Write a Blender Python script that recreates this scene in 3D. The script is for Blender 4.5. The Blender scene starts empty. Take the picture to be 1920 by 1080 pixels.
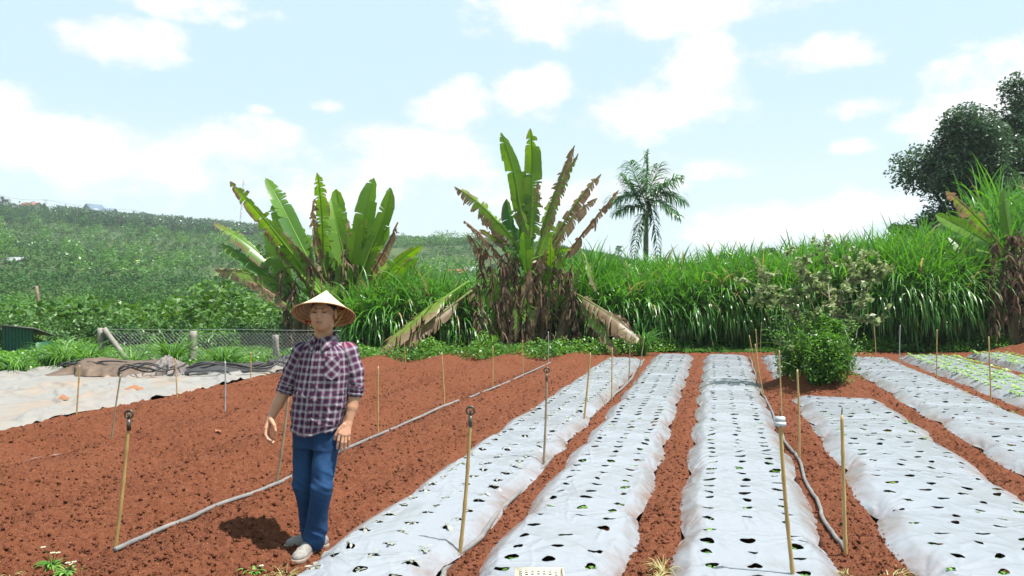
import bpy, math, random
import numpy as np
from mathutils import Vector

# ------------------------------------------------------------------ camera, sky, sun, exposure
SC = bpy.context.scene
COL = SC.collection
F, H, HY = 1500.0, 1.77, 533.0          # focal length in 1920-px units, eye height, horizon row
SUN = Vector((0.60, -0.22, 1.60)).normalized()

cam_d = bpy.data.cameras.new("camera"); cam = bpy.data.objects.new("camera", cam_d); COL.objects.link(cam)
cam_d.sensor_width = 36; cam_d.lens = F * 36 / 1920; cam_d.clip_end = 5000; cam_d.clip_start = 0.1
cam.location = (0, 0, H); cam.rotation_euler = (math.radians(90) - math.atan(7 / F), 0, 0)
SC.camera = cam
SC.view_settings.view_transform = 'Standard'; SC.view_settings.look = 'None'
SC.view_settings.gamma = 1; SC.view_settings.exposure = 1.1
SC.render.resolution_x = 1024; SC.render.resolution_y = 576
SC.cycles.transparent_max_bounces = 12
SC.cycles.volume_bounces = 0

class NT:
    """small helper to write node trees"""
    def __init__(s, tree): s.t = tree; s.n = tree.nodes; s.l = tree.links
    def new(s, typ, **kw):
        n = s.n.new(typ)
        for k, v in kw.items():
            if k == 'inp':
                for a, b in v.items():
                    if isinstance(b, bpy.types.NodeSocket): s.l.new(b, n.inputs[a])
                    else: n.inputs[a].default_value = b
            else: setattr(n, k, v)
        return n
    def math(s, op, a, b=None, c=None, clamp=False):
        n = s.new('ShaderNodeMath', operation=op); n.use_clamp = clamp
        for i, v in enumerate((a, b, c)):
            if v is None: continue
            if isinstance(v, bpy.types.NodeSocket): s.l.new(v, n.inputs[i])
            else: n.inputs[i].default_value = v
        return n.outputs[0]
    def mix(s, fac, a, b):
        n = s.new('ShaderNodeMix', data_type='RGBA')
        for sock, v in ((n.inputs[0], fac), (n.inputs[6], a), (n.inputs[7], b)):
            if isinstance(v, bpy.types.NodeSocket): s.l.new(v, sock)
            elif isinstance(v, (int, float)): sock.default_value = v
            else: sock.default_value = (*v[:3], 1)
        return n.outputs[2]
    def ramp(s, fac, stops, interp='LINEAR'):
        n = s.new('ShaderNodeValToRGB'); r = n.color_ramp; r.interpolation = interp
        while len(r.elements) < len(stops): r.elements.new(0.5)
        for e, (p, c) in zip(r.elements, stops):
            e.position = p; e.color = (*c[:3], 1) if not isinstance(c, (int, float)) else (c, c, c, 1)
        s.l.new(fac, n.inputs[0]); return n.outputs[0]

W_ = bpy.data.worlds.new("World"); SC.world = W_; W_.use_nodes = True
def build_world():
    t = NT(W_.node_tree); t.n.clear()
    out = t.new('ShaderNodeOutputWorld'); bg = t.new('ShaderNodeBackground'); bg.inputs[1].default_value = 0.068
    t.l.new(bg.outputs[0], out.inputs[0])
    sky = t.new('ShaderNodeTexSky', sky_type='NISHITA'); sky.sun_disc = False
    sky.sun_elevation = math.asin(SUN.z); sky.sun_rotation = math.atan2(SUN.x, SUN.y)
    sky.altitude = 900; sky.air_density = 1.0; sky.dust_density = 1.5; sky.ozone_density = 1.0
    tc = t.new('ShaderNodeTexCoord'); d = tc.outputs['Generated']
    sp = t.new('ShaderNodeSeparateXYZ', inp={0: d})
    az = t.math('ARCTAN2', sp.outputs[0], sp.outputs[1]); el = t.math('ARCSINE', sp.outputs[2])
    def nz(scale, det, rough=.6):
        mp = t.new('ShaderNodeMapping', inp={0: d}); mp.inputs['Scale'].default_value = (1, 1, 1.6)
        return t.new('ShaderNodeTexNoise', inp={'Vector': mp.outputs[0], 'Scale': scale, 'Detail': det, 'Roughness': rough}).outputs[0]
    n1 = nz(7, 9, .62); n2 = nz(2.2, 5)
    blobs = [(190, 75, 120, 60, 1), (120, 290, 260, 85, .9), (470, 275, 150, 70, .95), (830, 205, 110, 75, 1), (760, 265, 200, 60, .9),
             (1010, 180, 100, 70, 1), (1170, 205, 160, 70, 1), (1330, 140, 110, 110, .8), (1250, 15, 420, 75, .75), (1530, 110, 150, 50, .9),
             (1410, 420, 130, 55, 1), (1350, 320, 75, 32, .85), (1620, 200, 70, 28, .8), (1745, 222, 75, 32, .8), (1610, 400, 110, 60, .8),
             (600, 340, 500, 90, .7), (1000, 370, 420, 80, .65), (612, 200, 38, 20, .7), (1595, 275, 40, 20, .7), (490, 205, 30, 16, .6),
             (10, 180, 50, 35, .6), (-300, 250, 250, 120, .9), (2200, 150, 250, 120, .9), (300, 10, 160, 25, .4)]
    m = None
    for px, py, rx, ry, s in blobs:
        a = math.atan((px - 960) / F); c = math.cos(a); e = math.atan((HY - py) / F * c)
        u = t.math('MULTIPLY', t.math('SUBTRACT', az, a), F / rx * c * c * .9); v = t.math('MULTIPLY', t.math('SUBTRACT', el, e), F / ry * .95)
        q = t.math('ADD', t.math('MULTIPLY', u, u), t.math('MULTIPLY', v, v))
        b = t.math('MULTIPLY', t.math('SUBTRACT', .9, t.math('POWER', q, .7)), s)
        m = b if m is None else t.math('MAXIMUM', m, b)
    m = t.math('MAXIMUM', m, -.75)
    m = t.math('ADD', m, t.math('MULTIPLY', t.math('SUBTRACT', n1, .5), 2.6))
    m = t.math('ADD', m, t.math('MULTIPLY', t.math('SUBTRACT', n2, .5), .8))
    cm = t.new('ShaderNodeMapRange', interpolation_type='SMOOTHSTEP', inp={0: m, 1: .14, 2: .62}).outputs[0]
    lum = t.mix(.85, sky.outputs[0], (5.0, 6.6, 7.0))
    hz = t.new('ShaderNodeMapRange', inp={0: el, 1: .0, 2: .22, 3: .75, 4: 0}).outputs[0]
    base = t.mix(hz, lum, (6.2, 6.9, 7.2))
    cs = t.new('ShaderNodeMapRange', inp={0: t.math('ADD', n1, t.math('MULTIPLY', m, .12)), 1: .42, 2: .68}).outputs[0]; col = t.mix(cm, base, t.mix(cs, (6.5, 6.75, 7.0), (7.7, 7.7, 7.75)))
    t.l.new(col, bg.inputs[0])
build_world()
sun_d = bpy.data.lights.new("sun", 'SUN'); sun_d.energy = 5.0; sun_d.angle = math.radians(.55); sun_d.color = (1, .965, .90)
sun_o = bpy.data.objects.new("sun", sun_d); COL.objects.link(sun_o); sun_o.rotation_euler = SUN.to_track_quat('Z', 'Y').to_euler()
sun_o.location = (10, -5, 40)

# ------------------------------------------------------------------ geometry helpers
R = random.Random(7); NR = np.random.default_rng(11)
TH = math.atan(383 / F); CT, ST = math.cos(TH), math.sin(TH)
def G(px, py, z=0.0):
    Y = (H - z) * F / (py - HY); return np.array(((px - 960) / F * Y, Y, z))
def Wp(px, py, Y): return np.array(((px - 960) / F * Y, Y, H - (py - HY) / F * Y))
def bed(o, s): return o * CT + s * ST, s * CT - o * ST     # bed coordinates -> X, Y
def unbed(X, Y): return X * CT - Y * ST, X * ST + Y * CT
BASE = {}
def tag(o, label=None, cat=None, group=None, kind=None):
    if label: o["label"] = label
    if cat: o["category"] = cat
    if group: o["group"] = group
    if kind: o["kind"] = kind
    return o
def thing(name, label, cat, loc=(0, 0, 0), group=None):
    o = bpy.data.objects.new(name, None); COL.objects.link(o); o.location = tuple(float(v) for v in loc); o.empty_display_size = .2
    BASE[o.name] = np.array(loc, float); return tag(o, label, cat, group)
def mesh(name, V, Q=None, T=None, attrs=None, smooth=True):
    V = np.asarray(V, np.float32).reshape(-1, 3)
    Q = np.zeros((0, 4), np.int32) if Q is None else np.asarray(Q, np.int32).reshape(-1, 4)
    T = np.zeros((0, 3), np.int32) if T is None else np.asarray(T, np.int32).reshape(-1, 3)
    m = bpy.data.meshes.new(name)
    m.vertices.add(len(V)); m.vertices.foreach_set('co', V.ravel())
    nl = Q.size + T.size; m.loops.add(nl); m.loops.foreach_set('vertex_index', np.concatenate((Q.ravel(), T.ravel())))
    m.polygons.add(len(Q) + len(T))
    st = np.concatenate((np.arange(len(Q)) * 4, Q.size + np.arange(len(T)) * 3)).astype(np.int32)
    m.polygons.foreach_set('loop_start', st)
    m.polygons.foreach_set('loop_total', np.concatenate((np.full(len(Q), 4), np.full(len(T), 3))).astype(np.int32))
    for k, a in (attrs or {}).items():
        at = m.attributes.new(k, 'FLOAT', 'POINT'); at.data.foreach_set('value', np.asarray(a, np.float32).ravel())
    m.update(calc_edges=True)
    if smooth: m.polygons.foreach_set('use_smooth', np.ones(len(m.polygons), bool))
    return m
def obj(name, g, mat, parent=None, smooth=True, m=None):
    """g = (V, Q, T, attrs) in world coordinates"""
    if m is None:
        V = np.asarray(g[0], float).reshape(-1, 3)
        b = BASE.get(parent.name, np.zeros(3)) if parent else np.zeros(3)
        m = mesh(name, V - b, g[1], g[2] if len(g) > 2 else None, g[3] if len(g) > 3 else None, smooth)
        if mat: m.materials.append(mat)
    o = bpy.data.objects.new(name, m); COL.objects.link(o)
    if parent: o.parent = parent; BASE[o.name] = BASE.get(parent.name, np.zeros(3))
    return o
def solo(name, g, mat, label, cat, group=None, kind=None, smooth=True, m=None):
    """one-mesh thing whose origin sits at the foot of its geometry"""
    V = np.asarray(g[0], float).reshape(-1, 3); c = V.mean(0); c[2] = V[:, 2].min()
    mm = mesh(name, V - c, g[1], g[2] if len(g) > 2 else None, g[3] if len(g) > 3 else None, smooth); mm.materials.append(mat)
    o = bpy.data.objects.new(name, mm); COL.objects.link(o); o.location = c
    return tag(o, label, cat, group, kind)
def merge(gs):
    V, Q, T, A = [], [], [], {}; n = 0; keys = set()
    gs = [g for g in gs if len(g[0])]
    for g in gs:
        if len(g) > 3 and g[3]: keys |= set(g[3])
    for g in gs:
        v = np.asarray(g[0], float).reshape(-1, 3); V.append(v)
        if g[1] is not None and len(g[1]): Q.append(np.asarray(g[1], int).reshape(-1, 4) + n)
        if len(g) > 2 and g[2] is not None and len(g[2]): T.append(np.asarray(g[2], int).reshape(-1, 3) + n)
        for k in keys:
            a = g[3].get(k) if len(g) > 3 and g[3] else None
            A.setdefault(k, []).append(np.zeros(len(v)) if a is None else np.broadcast_to(np.asarray(a, float), (len(v),)))
        n += len(v)
    return (np.concatenate(V) if V else np.zeros((0, 3)), np.concatenate(Q) if Q else None, np.concatenate(T) if T else None, {k: np.concatenate(v) for k, v in A.items()})
def nrm(v): return v / np.maximum(np.linalg.norm(v, axis=-1, keepdims=True), 1e-9)
TBL = np.random.default_rng(3).random(65536)
def _h(i, j, k, seed): return TBL[((i * 73856093) ^ (j * 19349663) ^ (k * 83492791) ^ (seed * 2654435)) & 65535]
def vn(x, y, z=None, seed=0):
    x = np.asarray(x, float); y = np.asarray(y, float); z = np.zeros_like(x) if z is None else np.asarray(z, float)
    i, j, k = np.floor(x).astype(np.int64), np.floor(y).astype(np.int64), np.floor(z).astype(np.int64)
    a, b, c = x - i, y - j, z - k; a = a * a * (3 - 2 * a); b = b * b * (3 - 2 * b); c = c * c * (3 - 2 * c)
    def pl(kk):
        return (_h(i, j, kk, seed) * (1 - a) + _h(i + 1, j, kk, seed) * a) * (1 - b) + (_h(i, j + 1, kk, seed) * (1 - a) + _h(i + 1, j + 1, kk, seed) * a) * b
    return pl(k) * (1 - c) + pl(k + 1) * c if np.any(z) else pl(k)
def fbm(x, y, z=None, o=4, seed=0, g=.5):
    s, a, t = 0, 1, 0
    for n in range(o):
        s = s + a * vn(np.asarray(x) * 2 ** n + 17.3 * n, np.asarray(y) * 2 ** n, None if z is None else np.asarray(z) * 2 ** n, seed + n); t += a; a *= g
    return s / t
def cells(x, y, seed=0):
    i, j = np.floor(x).astype(np.int64), np.floor(y).astype(np.int64); best = np.full(np.shape(x), 9.); val = np.zeros(np.shape(x))
    for di in (-1, 0, 1):
        for dj in (-1, 0, 1):
            a, b = i + di, j + dj
            d = np.hypot(a + _h(a, b, 1, seed) - x, b + _h(a, b, 2, seed) - y); v = _h(a, b, 3, seed)
            m = d < best; best = np.where(m, d, best); val = np.where(m, v, val)
    return best, val
def gridQ(nr, nc):
    i = np.arange(nr - 1)[:, None] * nc + np.arange(nc - 1)[None]; return np.stack((i, i + 1, i + nc + 1, i + nc), -1).reshape(-1, 4)
def tube(P, r, n=8, caps=True, closed=False):
    P = np.asarray(P, float); k = len(P); r = np.broadcast_to(np.asarray(r, float), (k,))
    T = nrm(np.gradient(P, axis=0)); ref = np.array((0, 0, 1.)) if abs(T[0, 2]) < .9 else np.array((1., 0, 0))
    N = np.zeros_like(P); a = nrm(np.cross(T[0], ref)); N[0] = a
    for i in range(1, k):
        a = a - T[i] * a.dot(T[i]); a = a / max(np.linalg.norm(a), 1e-9); N[i] = a
    B = np.cross(T, N); ph = np.arange(n) / n * 2 * math.pi
    V = P[:, None] + r[:, None, None] * (N[:, None] * np.cos(ph)[None, :, None] + B[:, None] * np.sin(ph)[None, :, None])
    i = np.arange(k - 1)[:, None] * n; j = np.arange(n)[None]
    Q = np.stack((i + j, i + (j + 1) % n, i + n + (j + 1) % n, i + n + j), -1).reshape(-1, 4); V = V.reshape(-1, 3); Tt = None
    if caps:
        V = np.concatenate((V, P[:1], P[-1:])); c0, c1 = k * n, k * n + 1; jj = np.arange(n)
        Tt = np.concatenate((np.stack((np.full(n, c0), (jj + 1) % n, jj), -1), np.stack((np.full(n, c1), (k - 1) * n + jj, (k - 1) * n + (jj + 1) % n), -1)))
    return V, Q, Tt, {}
def box(c, s, rz=0):
    c = np.array(c, float); s = np.array(s, float) / 2
    v = np.array([(x, y, z) for z in (-1, 1) for y in (-1, 1) for x in (-1, 1)], float) * s
    v = np.stack((v[:, 0] * math.cos(rz) - v[:, 1] * math.sin(rz), v[:, 0] * math.sin(rz) + v[:, 1] * math.cos(rz), v[:, 2]), -1)
    return v + c, np.array([(0, 2, 3, 1), (4, 5, 7, 6), (0, 1, 5, 4), (2, 6, 7, 3), (0, 4, 6, 2), (1, 3, 7, 5)]), None, {}
def cr(P, n):
    """catmull-rom resample"""
    P = np.asarray(P, float); k = len(P); E = np.concatenate((2 * P[:1] - P[1:2], P, 2 * P[-1:] - P[-2:-1])); t = np.linspace(0, k - 1 - 1e-6, n); i = t.astype(int); f = (t - i)[:, None]
    a, b, c, d = E[i], E[i + 1], E[i + 2], E[i + 3]
    return .5 * (2 * b + (c - a) * f + (2 * a - 5 * b + 4 * c - d) * f ** 2 + (3 * b - a - 3 * c + d) * f ** 3)
def blades(base, d0, L, w, grav, K=5, prof=None, side=None, tint=None, fold=0.0):
    """vectorised arching strips"""
    N = len(base); L = np.broadcast_to(L, (N,)); w = np.broadcast_to(w, (N,)); grav = np.broadcast_to(grav, (N,))
    d = nrm(np.asarray(d0, float)); p = np.asarray(base, float).copy()
    if side is None: side = nrm(np.cross(d, np.array((0, 0, 1.))) + NR.normal(0, .35, (N, 3)))
    side = nrm(side - d * (side * d).sum(1, keepdims=True))
    t = np.linspace(0, 1, K + 1); pr = (np.interp(t, [0, .12, .45, .8, 1], [.45, .9, 1, .55, .04]) if prof is None else prof(t))
    V = np.zeros((N, K + 1, 2, 3))
    for k in range(K + 1):
        hw = (side * (w * pr[k] * .5)[:, None]); V[:, k, 0] = p - hw; V[:, k, 1] = p + hw
        p = p + d * (L / K)[:, None]; d = d.copy(); d[:, 2] -= grav / K * (1 + k * .5); d = nrm(d)
    i = np.arange(N)[:, None] * (K + 1) * 2 + np.arange(K)[None] * 2
    Q = np.stack((i, i + 1, i + 3, i + 2), -1).reshape(-1, 4)
    tn = NR.random(N) if tint is None else np.broadcast_to(tint, (N,))
    return V.reshape(-1, 3), Q, None, {'tint': np.repeat(tn, (K + 1) * 2)}
def cards(C, L, w, up=0.0, droop=0.0, tint=None, D=None):
    """leaf shaped quads in random directions"""
    N = len(C); d = NR.normal(0, 1, (N, 3)) if D is None else D
    d[:, 2] = d[:, 2] * .6 - droop + up; d = nrm(d); s = nrm(np.cross(d, NR.normal(0, 1, (N, 3)) * np.array((.5, .5, 1)) + np.array((0, 0, .6))))
    L = np.broadcast_to(L, (N,))[:, None]; w = np.broadcast_to(w, (N,))[:, None]
    n = np.cross(d, s); V = np.stack((C - d * L * .5, C + s * w * .5 - n * w * .12, C + d * L * .5, C - s * w * .5 - n * w * .12), 1)
    tn = NR.random(N) if tint is None else np.broadcast_to(tint, (N,))
    return V.reshape(-1, 3), np.arange(N * 4).reshape(-1, 4), None, {'tint': np.repeat(tn, 4)}

# ------------------------------------------------------------------ materials
def mat(name):
    m = bpy.data.materials.new(name); m.use_nodes = True; t = NT(m.node_tree); t.n.clear()
    out = t.new('ShaderNodeOutputMaterial'); return m, t, out
def plain(name, c, rough=.6, var=.25, scale=8, c2=None, bump=.0, bscale=40, metal=0, spec=.5, stretch=(1, 1, 1)):
    m, t, out = mat(name); p = t.new('ShaderNodeBsdfPrincipled'); t.l.new(p.outputs[0], out.inputs[0])
    tc = t.new('ShaderNodeTexCoord'); mp = t.new('ShaderNodeMapping', inp={0: tc.outputs['Object']}); mp.inputs['Scale'].default_value = stretch
    n = t.new('ShaderNodeTexNoise', inp={'Vector': mp.outputs[0], 'Scale': scale, 'Detail': 6.0, 'Roughness': .65}).outputs[0]
    c2 = c2 or tuple(x * (1 - var) for x in c)
    c = tuple(x * .86 for x in c); c2 = tuple(x * .86 for x in c2)
    f = t.new('ShaderNodeMapRange', inp={0: n, 1: .35, 2: .65}).outputs[0]
    t.l.new(t.mix(f, c, c2), p.inputs['Base Color']); p.inputs['Roughness'].default_value = rough; p.inputs['Metallic'].default_value = metal
    p.inputs['Specular IOR Level'].default_value = spec
    if bump:
        n2 = t.new('ShaderNodeTexNoise', inp={'Vector': mp.outputs[0], 'Scale': bscale, 'Detail': 5.0}).outputs[0]
        b = t.new('ShaderNodeBump', inp={'Height': n2, 'Strength': bump, 'Distance': .01}); t.l.new(b.outputs[0], p.inputs['Normal'])
    return m
def leafmat(name, c0, c1, dry=None, trans=.35, rough=.42, tcol=None, spec=.5, dry2=None):
    """colour runs c0..c1 with the leaf's own tint; 'dry' attribute turns it to straw"""
    m, t, out = mat(name); a = t.new('ShaderNodeAttribute', attribute_name='tint').outputs['Fac']
    c0 = tuple(x * .8 for x in c0); c1 = tuple(x * .86 for x in c1)
    col = t.mix(a, c0, c1)
    if dry:
        tc = t.new('ShaderNodeTexCoord'); n = t.new('ShaderNodeTexNoise', inp={'Vector': tc.outputs['Object'], 'Scale': 9.0, 'Detail': 5.0}).outputs[0]
        dc = t.mix(n, dry, dry2 or tuple(x * .35 for x in dry)); da = t.new('ShaderNodeAttribute', attribute_name='dry').outputs['Fac']
        f = t.math('ADD', da, t.math('MULTIPLY', t.math('SUBTRACT', n, .5), .7)); f = t.new('ShaderNodeMapRange', inp={0: f, 1: .35, 2: .6}).outputs[0]
        col = t.mix(f, col, dc)
    p = t.new('ShaderNodeBsdfPrincipled', inp={'Base Color': col, 'Roughness': rough, 'Specular IOR Level': spec})
    tb = t.new('ShaderNodeBsdfTranslucent'); hs = t.new('ShaderNodeHueSaturation', inp={'Color': col, 'Hue': .488, 'Saturation': 1.1, 'Value': 1.7}); t.l.new(hs.outputs[0], tb.inputs[0])
    mx = t.new('ShaderNodeMixShader', inp={0: trans}); t.l.new(p.outputs[0], mx.inputs[1]); t.l.new(tb.outputs[0], mx.inputs[2]); t.l.new(mx.outputs[0], out.inputs[0])
    return m
M = {}
def soil_mat(name, c, c2, c3):
    m, t, out = mat(name); p = t.new('ShaderNodeBsdfPrincipled', inp={'Roughness': .95, 'Specular IOR Level': .15}); t.l.new(p.outputs[0], out.inputs[0])
    tc = t.new('ShaderNodeTexCoord').outputs['Object']
    def nz(s, d=4.0): return t.new('ShaderNodeTexNoise', inp={'Vector': tc, 'Scale': s, 'Detail': d, 'Roughness': .7}).outputs[0]
    big = t.new('ShaderNodeMapRange', inp={0: nz(.7, 5.0), 1: .35, 2: .68}).outputs[0]
    med = t.new('ShaderNodeMapRange', inp={0: nz(22), 1: .35, 2: .68}).outputs[0]
    col = t.mix(med, t.mix(big, c, c2), c3)
    sp = t.new('ShaderNodeTexVoronoi', inp={'Vector': tc, 'Scale': 55.0}); k = t.math('LESS_THAN', sp.outputs['Distance'], .16)
    rn = t.new('ShaderNodeSeparateColor', inp={0: sp.outputs['Color']}).outputs[0]; k = t.math('MULTIPLY', k, t.math('GREATER_THAN', rn, .84))
    col = t.mix(k, col, (.32, .2, .11)); t.l.new(col, p.inputs['Base Color'])
    vo = t.new('ShaderNodeTexVoronoi', inp={'Vector': tc, 'Scale': 75.0}); vo2 = t.new('ShaderNodeTexVoronoi', inp={'Vector': tc, 'Scale': 160.0})
    hh = t.math('ADD', t.math('MULTIPLY', vo.outputs['Distance'], -1.2), t.math('MULTIPLY', vo2.outputs['Distance'], -.6)); hh = t.math('ADD', hh, nz(60, 8.0))
    b1 = t.new('ShaderNodeBump', inp={'Height': hh, 'Strength': .8, 'Distance': .010})
    b2 = t.new('ShaderNodeBump', inp={'Height': nz(190, 3.0), 'Strength': .9, 'Distance': .005, 'Normal': b1.outputs[0]}); t.l.new(b2.outputs[0], p.inputs['Normal'])
    return m
M['soil'] = soil_mat('red_soil', (.128, .039, .0185), (.088, .028, .0135), (.168, .060, .030))
M['ground'] = plain('green_ground', (.07, .11, .025), .9, c2=(.13, .12, .05), scale=.3)
M['hill'] = plain('hill_ground_shade_dark', (.035, .07, .025), .95, c2=(.07, .10, .035), scale=.06, spec=.1)  # dark green stands in for the shadow between the bush rows
M['bamboo'] = plain('bamboo', (.50, .34, .13), .45, c2=(.33, .21, .075), scale=14, stretch=(1, 1, .25), bump=.2)
M['greybamboo'] = plain('weathered_bamboo', (.34, .27, .17), .6, c2=(.2, .15, .09), scale=14, stretch=(1, 1, .25))
M['steel'] = plain('grey_pipe', (.42, .44, .46), .4, c2=(.30, .31, .33), metal=.2)
M['hose'] = plain('grey_hose', (.13, .13, .135), .55, c2=(.21, .195, .185), scale=5, bump=.2)
M['wood'] = plain('bark', (.16, .115, .075), .85, c2=(.08, .055, .035), bump=.6, scale=12, stretch=(1, 1, .3))
M['branch'] = plain('pale_bark', (.24, .185, .13), .8, c2=(.14, .10, .07), scale=15)
M['stem'] = plain('banana_stem', (.17, .15, .07), .6, c2=(.12, .06, .03), scale=7, stretch=(1, 1, .2), bump=.4)
M['concrete'] = plain('post_concrete', (.30, .28, .25), .85, c2=(.2, .18, .15), bump=.3)
M['wire'] = plain('galvanised_wire', (.33, .34, .35), .45, metal=.5)
M['banana'] = leafmat('banana_leaf', (.04, .14, .022), (.19, .36, .03), dry=(.30, .20, .11), dry2=(.09, .055, .03), trans=.38, rough=.38)
M['bananadry'] = leafmat('dead_banana_leaf', (.06, .038, .025), (.20, .14, .09), trans=.2, rough=.8, spec=.2)
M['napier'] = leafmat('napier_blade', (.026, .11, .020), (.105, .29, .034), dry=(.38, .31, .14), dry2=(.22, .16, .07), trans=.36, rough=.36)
M['weed'] = leafmat('weed_leaf', (.035, .12, .018), (.14, .32, .04), trans=.33)
M['coffee'] = leafmat('coffee_leaf', (.022, .085, .016), (.095, .21, .028), trans=.25, rough=.5)
M['hillbush'] = leafmat('hill_bush_leaf', (.03, .10, .028), (.08, .17, .036), trans=.2, rough=.8, spec=.15)
M['darktree'] = leafmat('dark_tree_leaf', (.03, .07, .033), (.085, .15, .07), trans=.2, rough=.35)
M['palm'] = leafmat('palm_leaflet', (.03, .10, .032), (.08, .20, .06), trans=.3, rough=.35)
M['shrub'] = leafmat('dull_shrub_leaf', (.10, .17, .045), (.32, .38, .18), trans=.3, rough=.5)
M['lettuce'] = leafmat('pale_seedling_leaf', (.16, .34, .05), (.36, .52, .16), trans=.3)
M['sprout'] = leafmat('green_seedling_leaf', (.08, .22, .03), (.20, .38, .07), trans=.3)
M['wilt'] = leafmat('wilted_silver_leaf', (.22, .25, .19), (.46, .46, .41), trans=.3, rough=.5)
M['drygrass'] = leafmat('dry_grass', (.32, .30, .10), (.45, .42, .2), trans=.3)

# ------------------------------------------------------------------ terrain
SKYL = np.array([(-1500, 330), (-400, 352), (0, 383), (100, 397), (200, 408), (300, 417), (400, 425), (520, 436), (640, 443), (760, 441), (900, 439), (980, 444), (1060, 456), (1120, 468), (1200, 486), (1300, 505), (1500, 512), (2100, 512), (3500, 500)], float)
RID = 430.0
def terrain(X, Y):
    r = np.hypot(X, Y); px = 960 + F * X / np.maximum(Y, 1e-3); sk = np.interp(px, SKYL[:, 0], SKYL[:, 1])
    top = (H + (HY - sk) / F * (RID * Y / np.maximum(r, 1)))
    u = np.clip((r - 95) / (RID - 95), 0, 1); prof = u * u * (3 - 2 * u) * .35 + u * .65
    lowz = -1.7 * np.clip((r - 24) / 16, 0, 1)
    left = np.clip((1.5 - X) / 4, 0, 1)     # the ground falls away only on the left
    lowz = lowz * left - .6 * np.clip((r - 30) / 20, 0, 1) * (1 - left)
    z = lowz * (1 - prof) + (top - 3.2) * prof
    z = z + (fbm(X * .02, Y * .02, o=4, seed=5) - .5) * 7 * np.clip((r - 110) / 120, 0, 1) * np.clip((RID + 10 - r) / 90, .12, 1)
    z = z - np.clip(r - RID, 0, 900) * .12
    return z
ph = np.radians(np.linspace(-48, 48, 420)); rr = np.concatenate((np.linspace(22, 100, 60), np.linspace(102, 500, 200)))
A_, R_ = np.meshgrid(ph, rr, indexing='xy'); TX, TY = R_ * np.sin(A_), R_ * np.cos(A_); TZ = terrain(TX, TY)
tag(obj('hills', (np.stack((TX, TY, TZ), -1).reshape(-1, 3), gridQ(len(rr), len(ph))), M['hill']), kind='structure')
xs, ys = np.linspace(-60, 60, 90), np.linspace(-30, 30, 60); gx, gy = np.meshgrid(xs, ys)
gz = np.where((np.abs(gx) < 19) & (gy > 1) & (gy < 24), -.45, -.06) + np.where(gy > 22, -.3, 0)
tag(obj('ground', (np.stack((gx, gy, gz), -1).reshape(-1, 3), gridQ(60, 90)), M['ground']), kind='structure')

BEDS = [(-2.51, -1.60, 3.2, 18.6), (-1.425, -.544, 3.2, 19.8), (-.256, .713, 3.2, 19.9), (1.16, 2.40, 3.2, 13.1), (1.05, 2.05, 13.9, 20.1), (2.73, 3.93, 4, 20.3), (4.21, 5.50, 6, 20.8), (5.93, 6.95, 10, 21.8)]
def soil_h(X, Y, fine=True):
    o, s = unbed(X, Y)
    z = (fbm(X * .8, Y * .8, o=3, seed=2) - .5) * .07
    ridge = np.clip((-2.75 - o) / .3, 0, 1) * np.clip((o + 8.3) / .3, 0, 1)
    z = z + ridge * (.075 * np.cos((o + 3.3) * 2 * math.pi / 1.38) + .03)
    z = z + .10 * np.exp(-((o + 2.72) / .28) ** 2) * np.clip((s - 4) / 4, 0, 1) * .4
    mask = np.zeros_like(X); m2 = np.zeros_like(X)
    for a, b, s0, s1 in BEDS:
        mask = np.maximum(mask, np.clip((o - a + .0) / .06, 0, 1) * np.clip((b - o + .0) / .06, 0, 1) * np.clip((s - s0) / .1, 0, 1) * np.clip((s1 - s) / .1, 0, 1)); m2 = np.maximum(m2, np.clip((o - a + .11) / .07, 0, 1) * np.clip((b - o + .11) / .07, 0, 1) * np.clip((s - s0 + .2) / .1, 0, 1) * np.clip((s1 + .2 - s) / .1, 0, 1))
    if fine:
        w = fbm(X * 6, Y * 6, o=3, seed=9) * .6
        c1, v1 = cells(X * 9 + w, Y * 9 + w, 1); c2, v2 = cells(X * 21 + w, Y * 21, 2)
        cl = np.clip(1 - c1 / (.25 + .45 * v1), 0, 1) ** .6 * .03 * (v1 > .62) + np.clip(1 - c2 / .6, 0, 1) ** .6 * .019 * (.4 + v2)
        c3, v3 = cells(X * 38 + w, Y * 38, 3); cl = cl * (.6 + .8 * fbm(X * 1.3, Y * 1.3, o=2, seed=44)) * np.interp(fbm(X * .5, Y * .9, o=2, seed=47), [.35, .6], [.45, 1.25]) + np.clip(1 - c3 / .6, 0, 1) * .010 * v3
        z = z + (cl + (fbm(X * 14, Y * 14, o=4, seed=4, g=.75) - .5) * .06) * (1 - .85 * m2) * (1 - mask) * (1 - .75 * np.exp(-((X + 1.36) ** 2 + (Y - 5.25) ** 2) / .06))
    # heap of turned earth at the far right
    hx, hy = G(1895, 668)[:2]
    z = z + .30 * np.exp(-(((X - hx - .9) / 1.3) ** 2 + ((Y - hy - .1) / .5) ** 2))
    cl_ = np.clip((-8.35 - o) / .1, 0, 1) * np.clip((17.2 - Y) / .2, 0, 1)
    return z * (1 - .8 * cl_) - mask * .13 - cl_ * .06
yy = np.concatenate((np.arange(3.6, 9, .018), np.arange(9, 14, .03), np.arange(14, 23.5, .06)))
xx = np.concatenate((np.arange(-18, -6, .05), np.arange(-6, 6, .019), np.arange(6, 19, .05)))
SX, SY = np.meshgrid(xx, yy); SZ = soil_h(SX, SY)
tag(obj('soil', (np.stack((SX, SY, SZ), -1).reshape(-1, 3), gridQ(len(yy), len(xx))), M['soil']), kind='structure')
def zs(X, Y): return float(soil_h(np.array([float(X)]), np.array([float(Y)]))[0])
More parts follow.
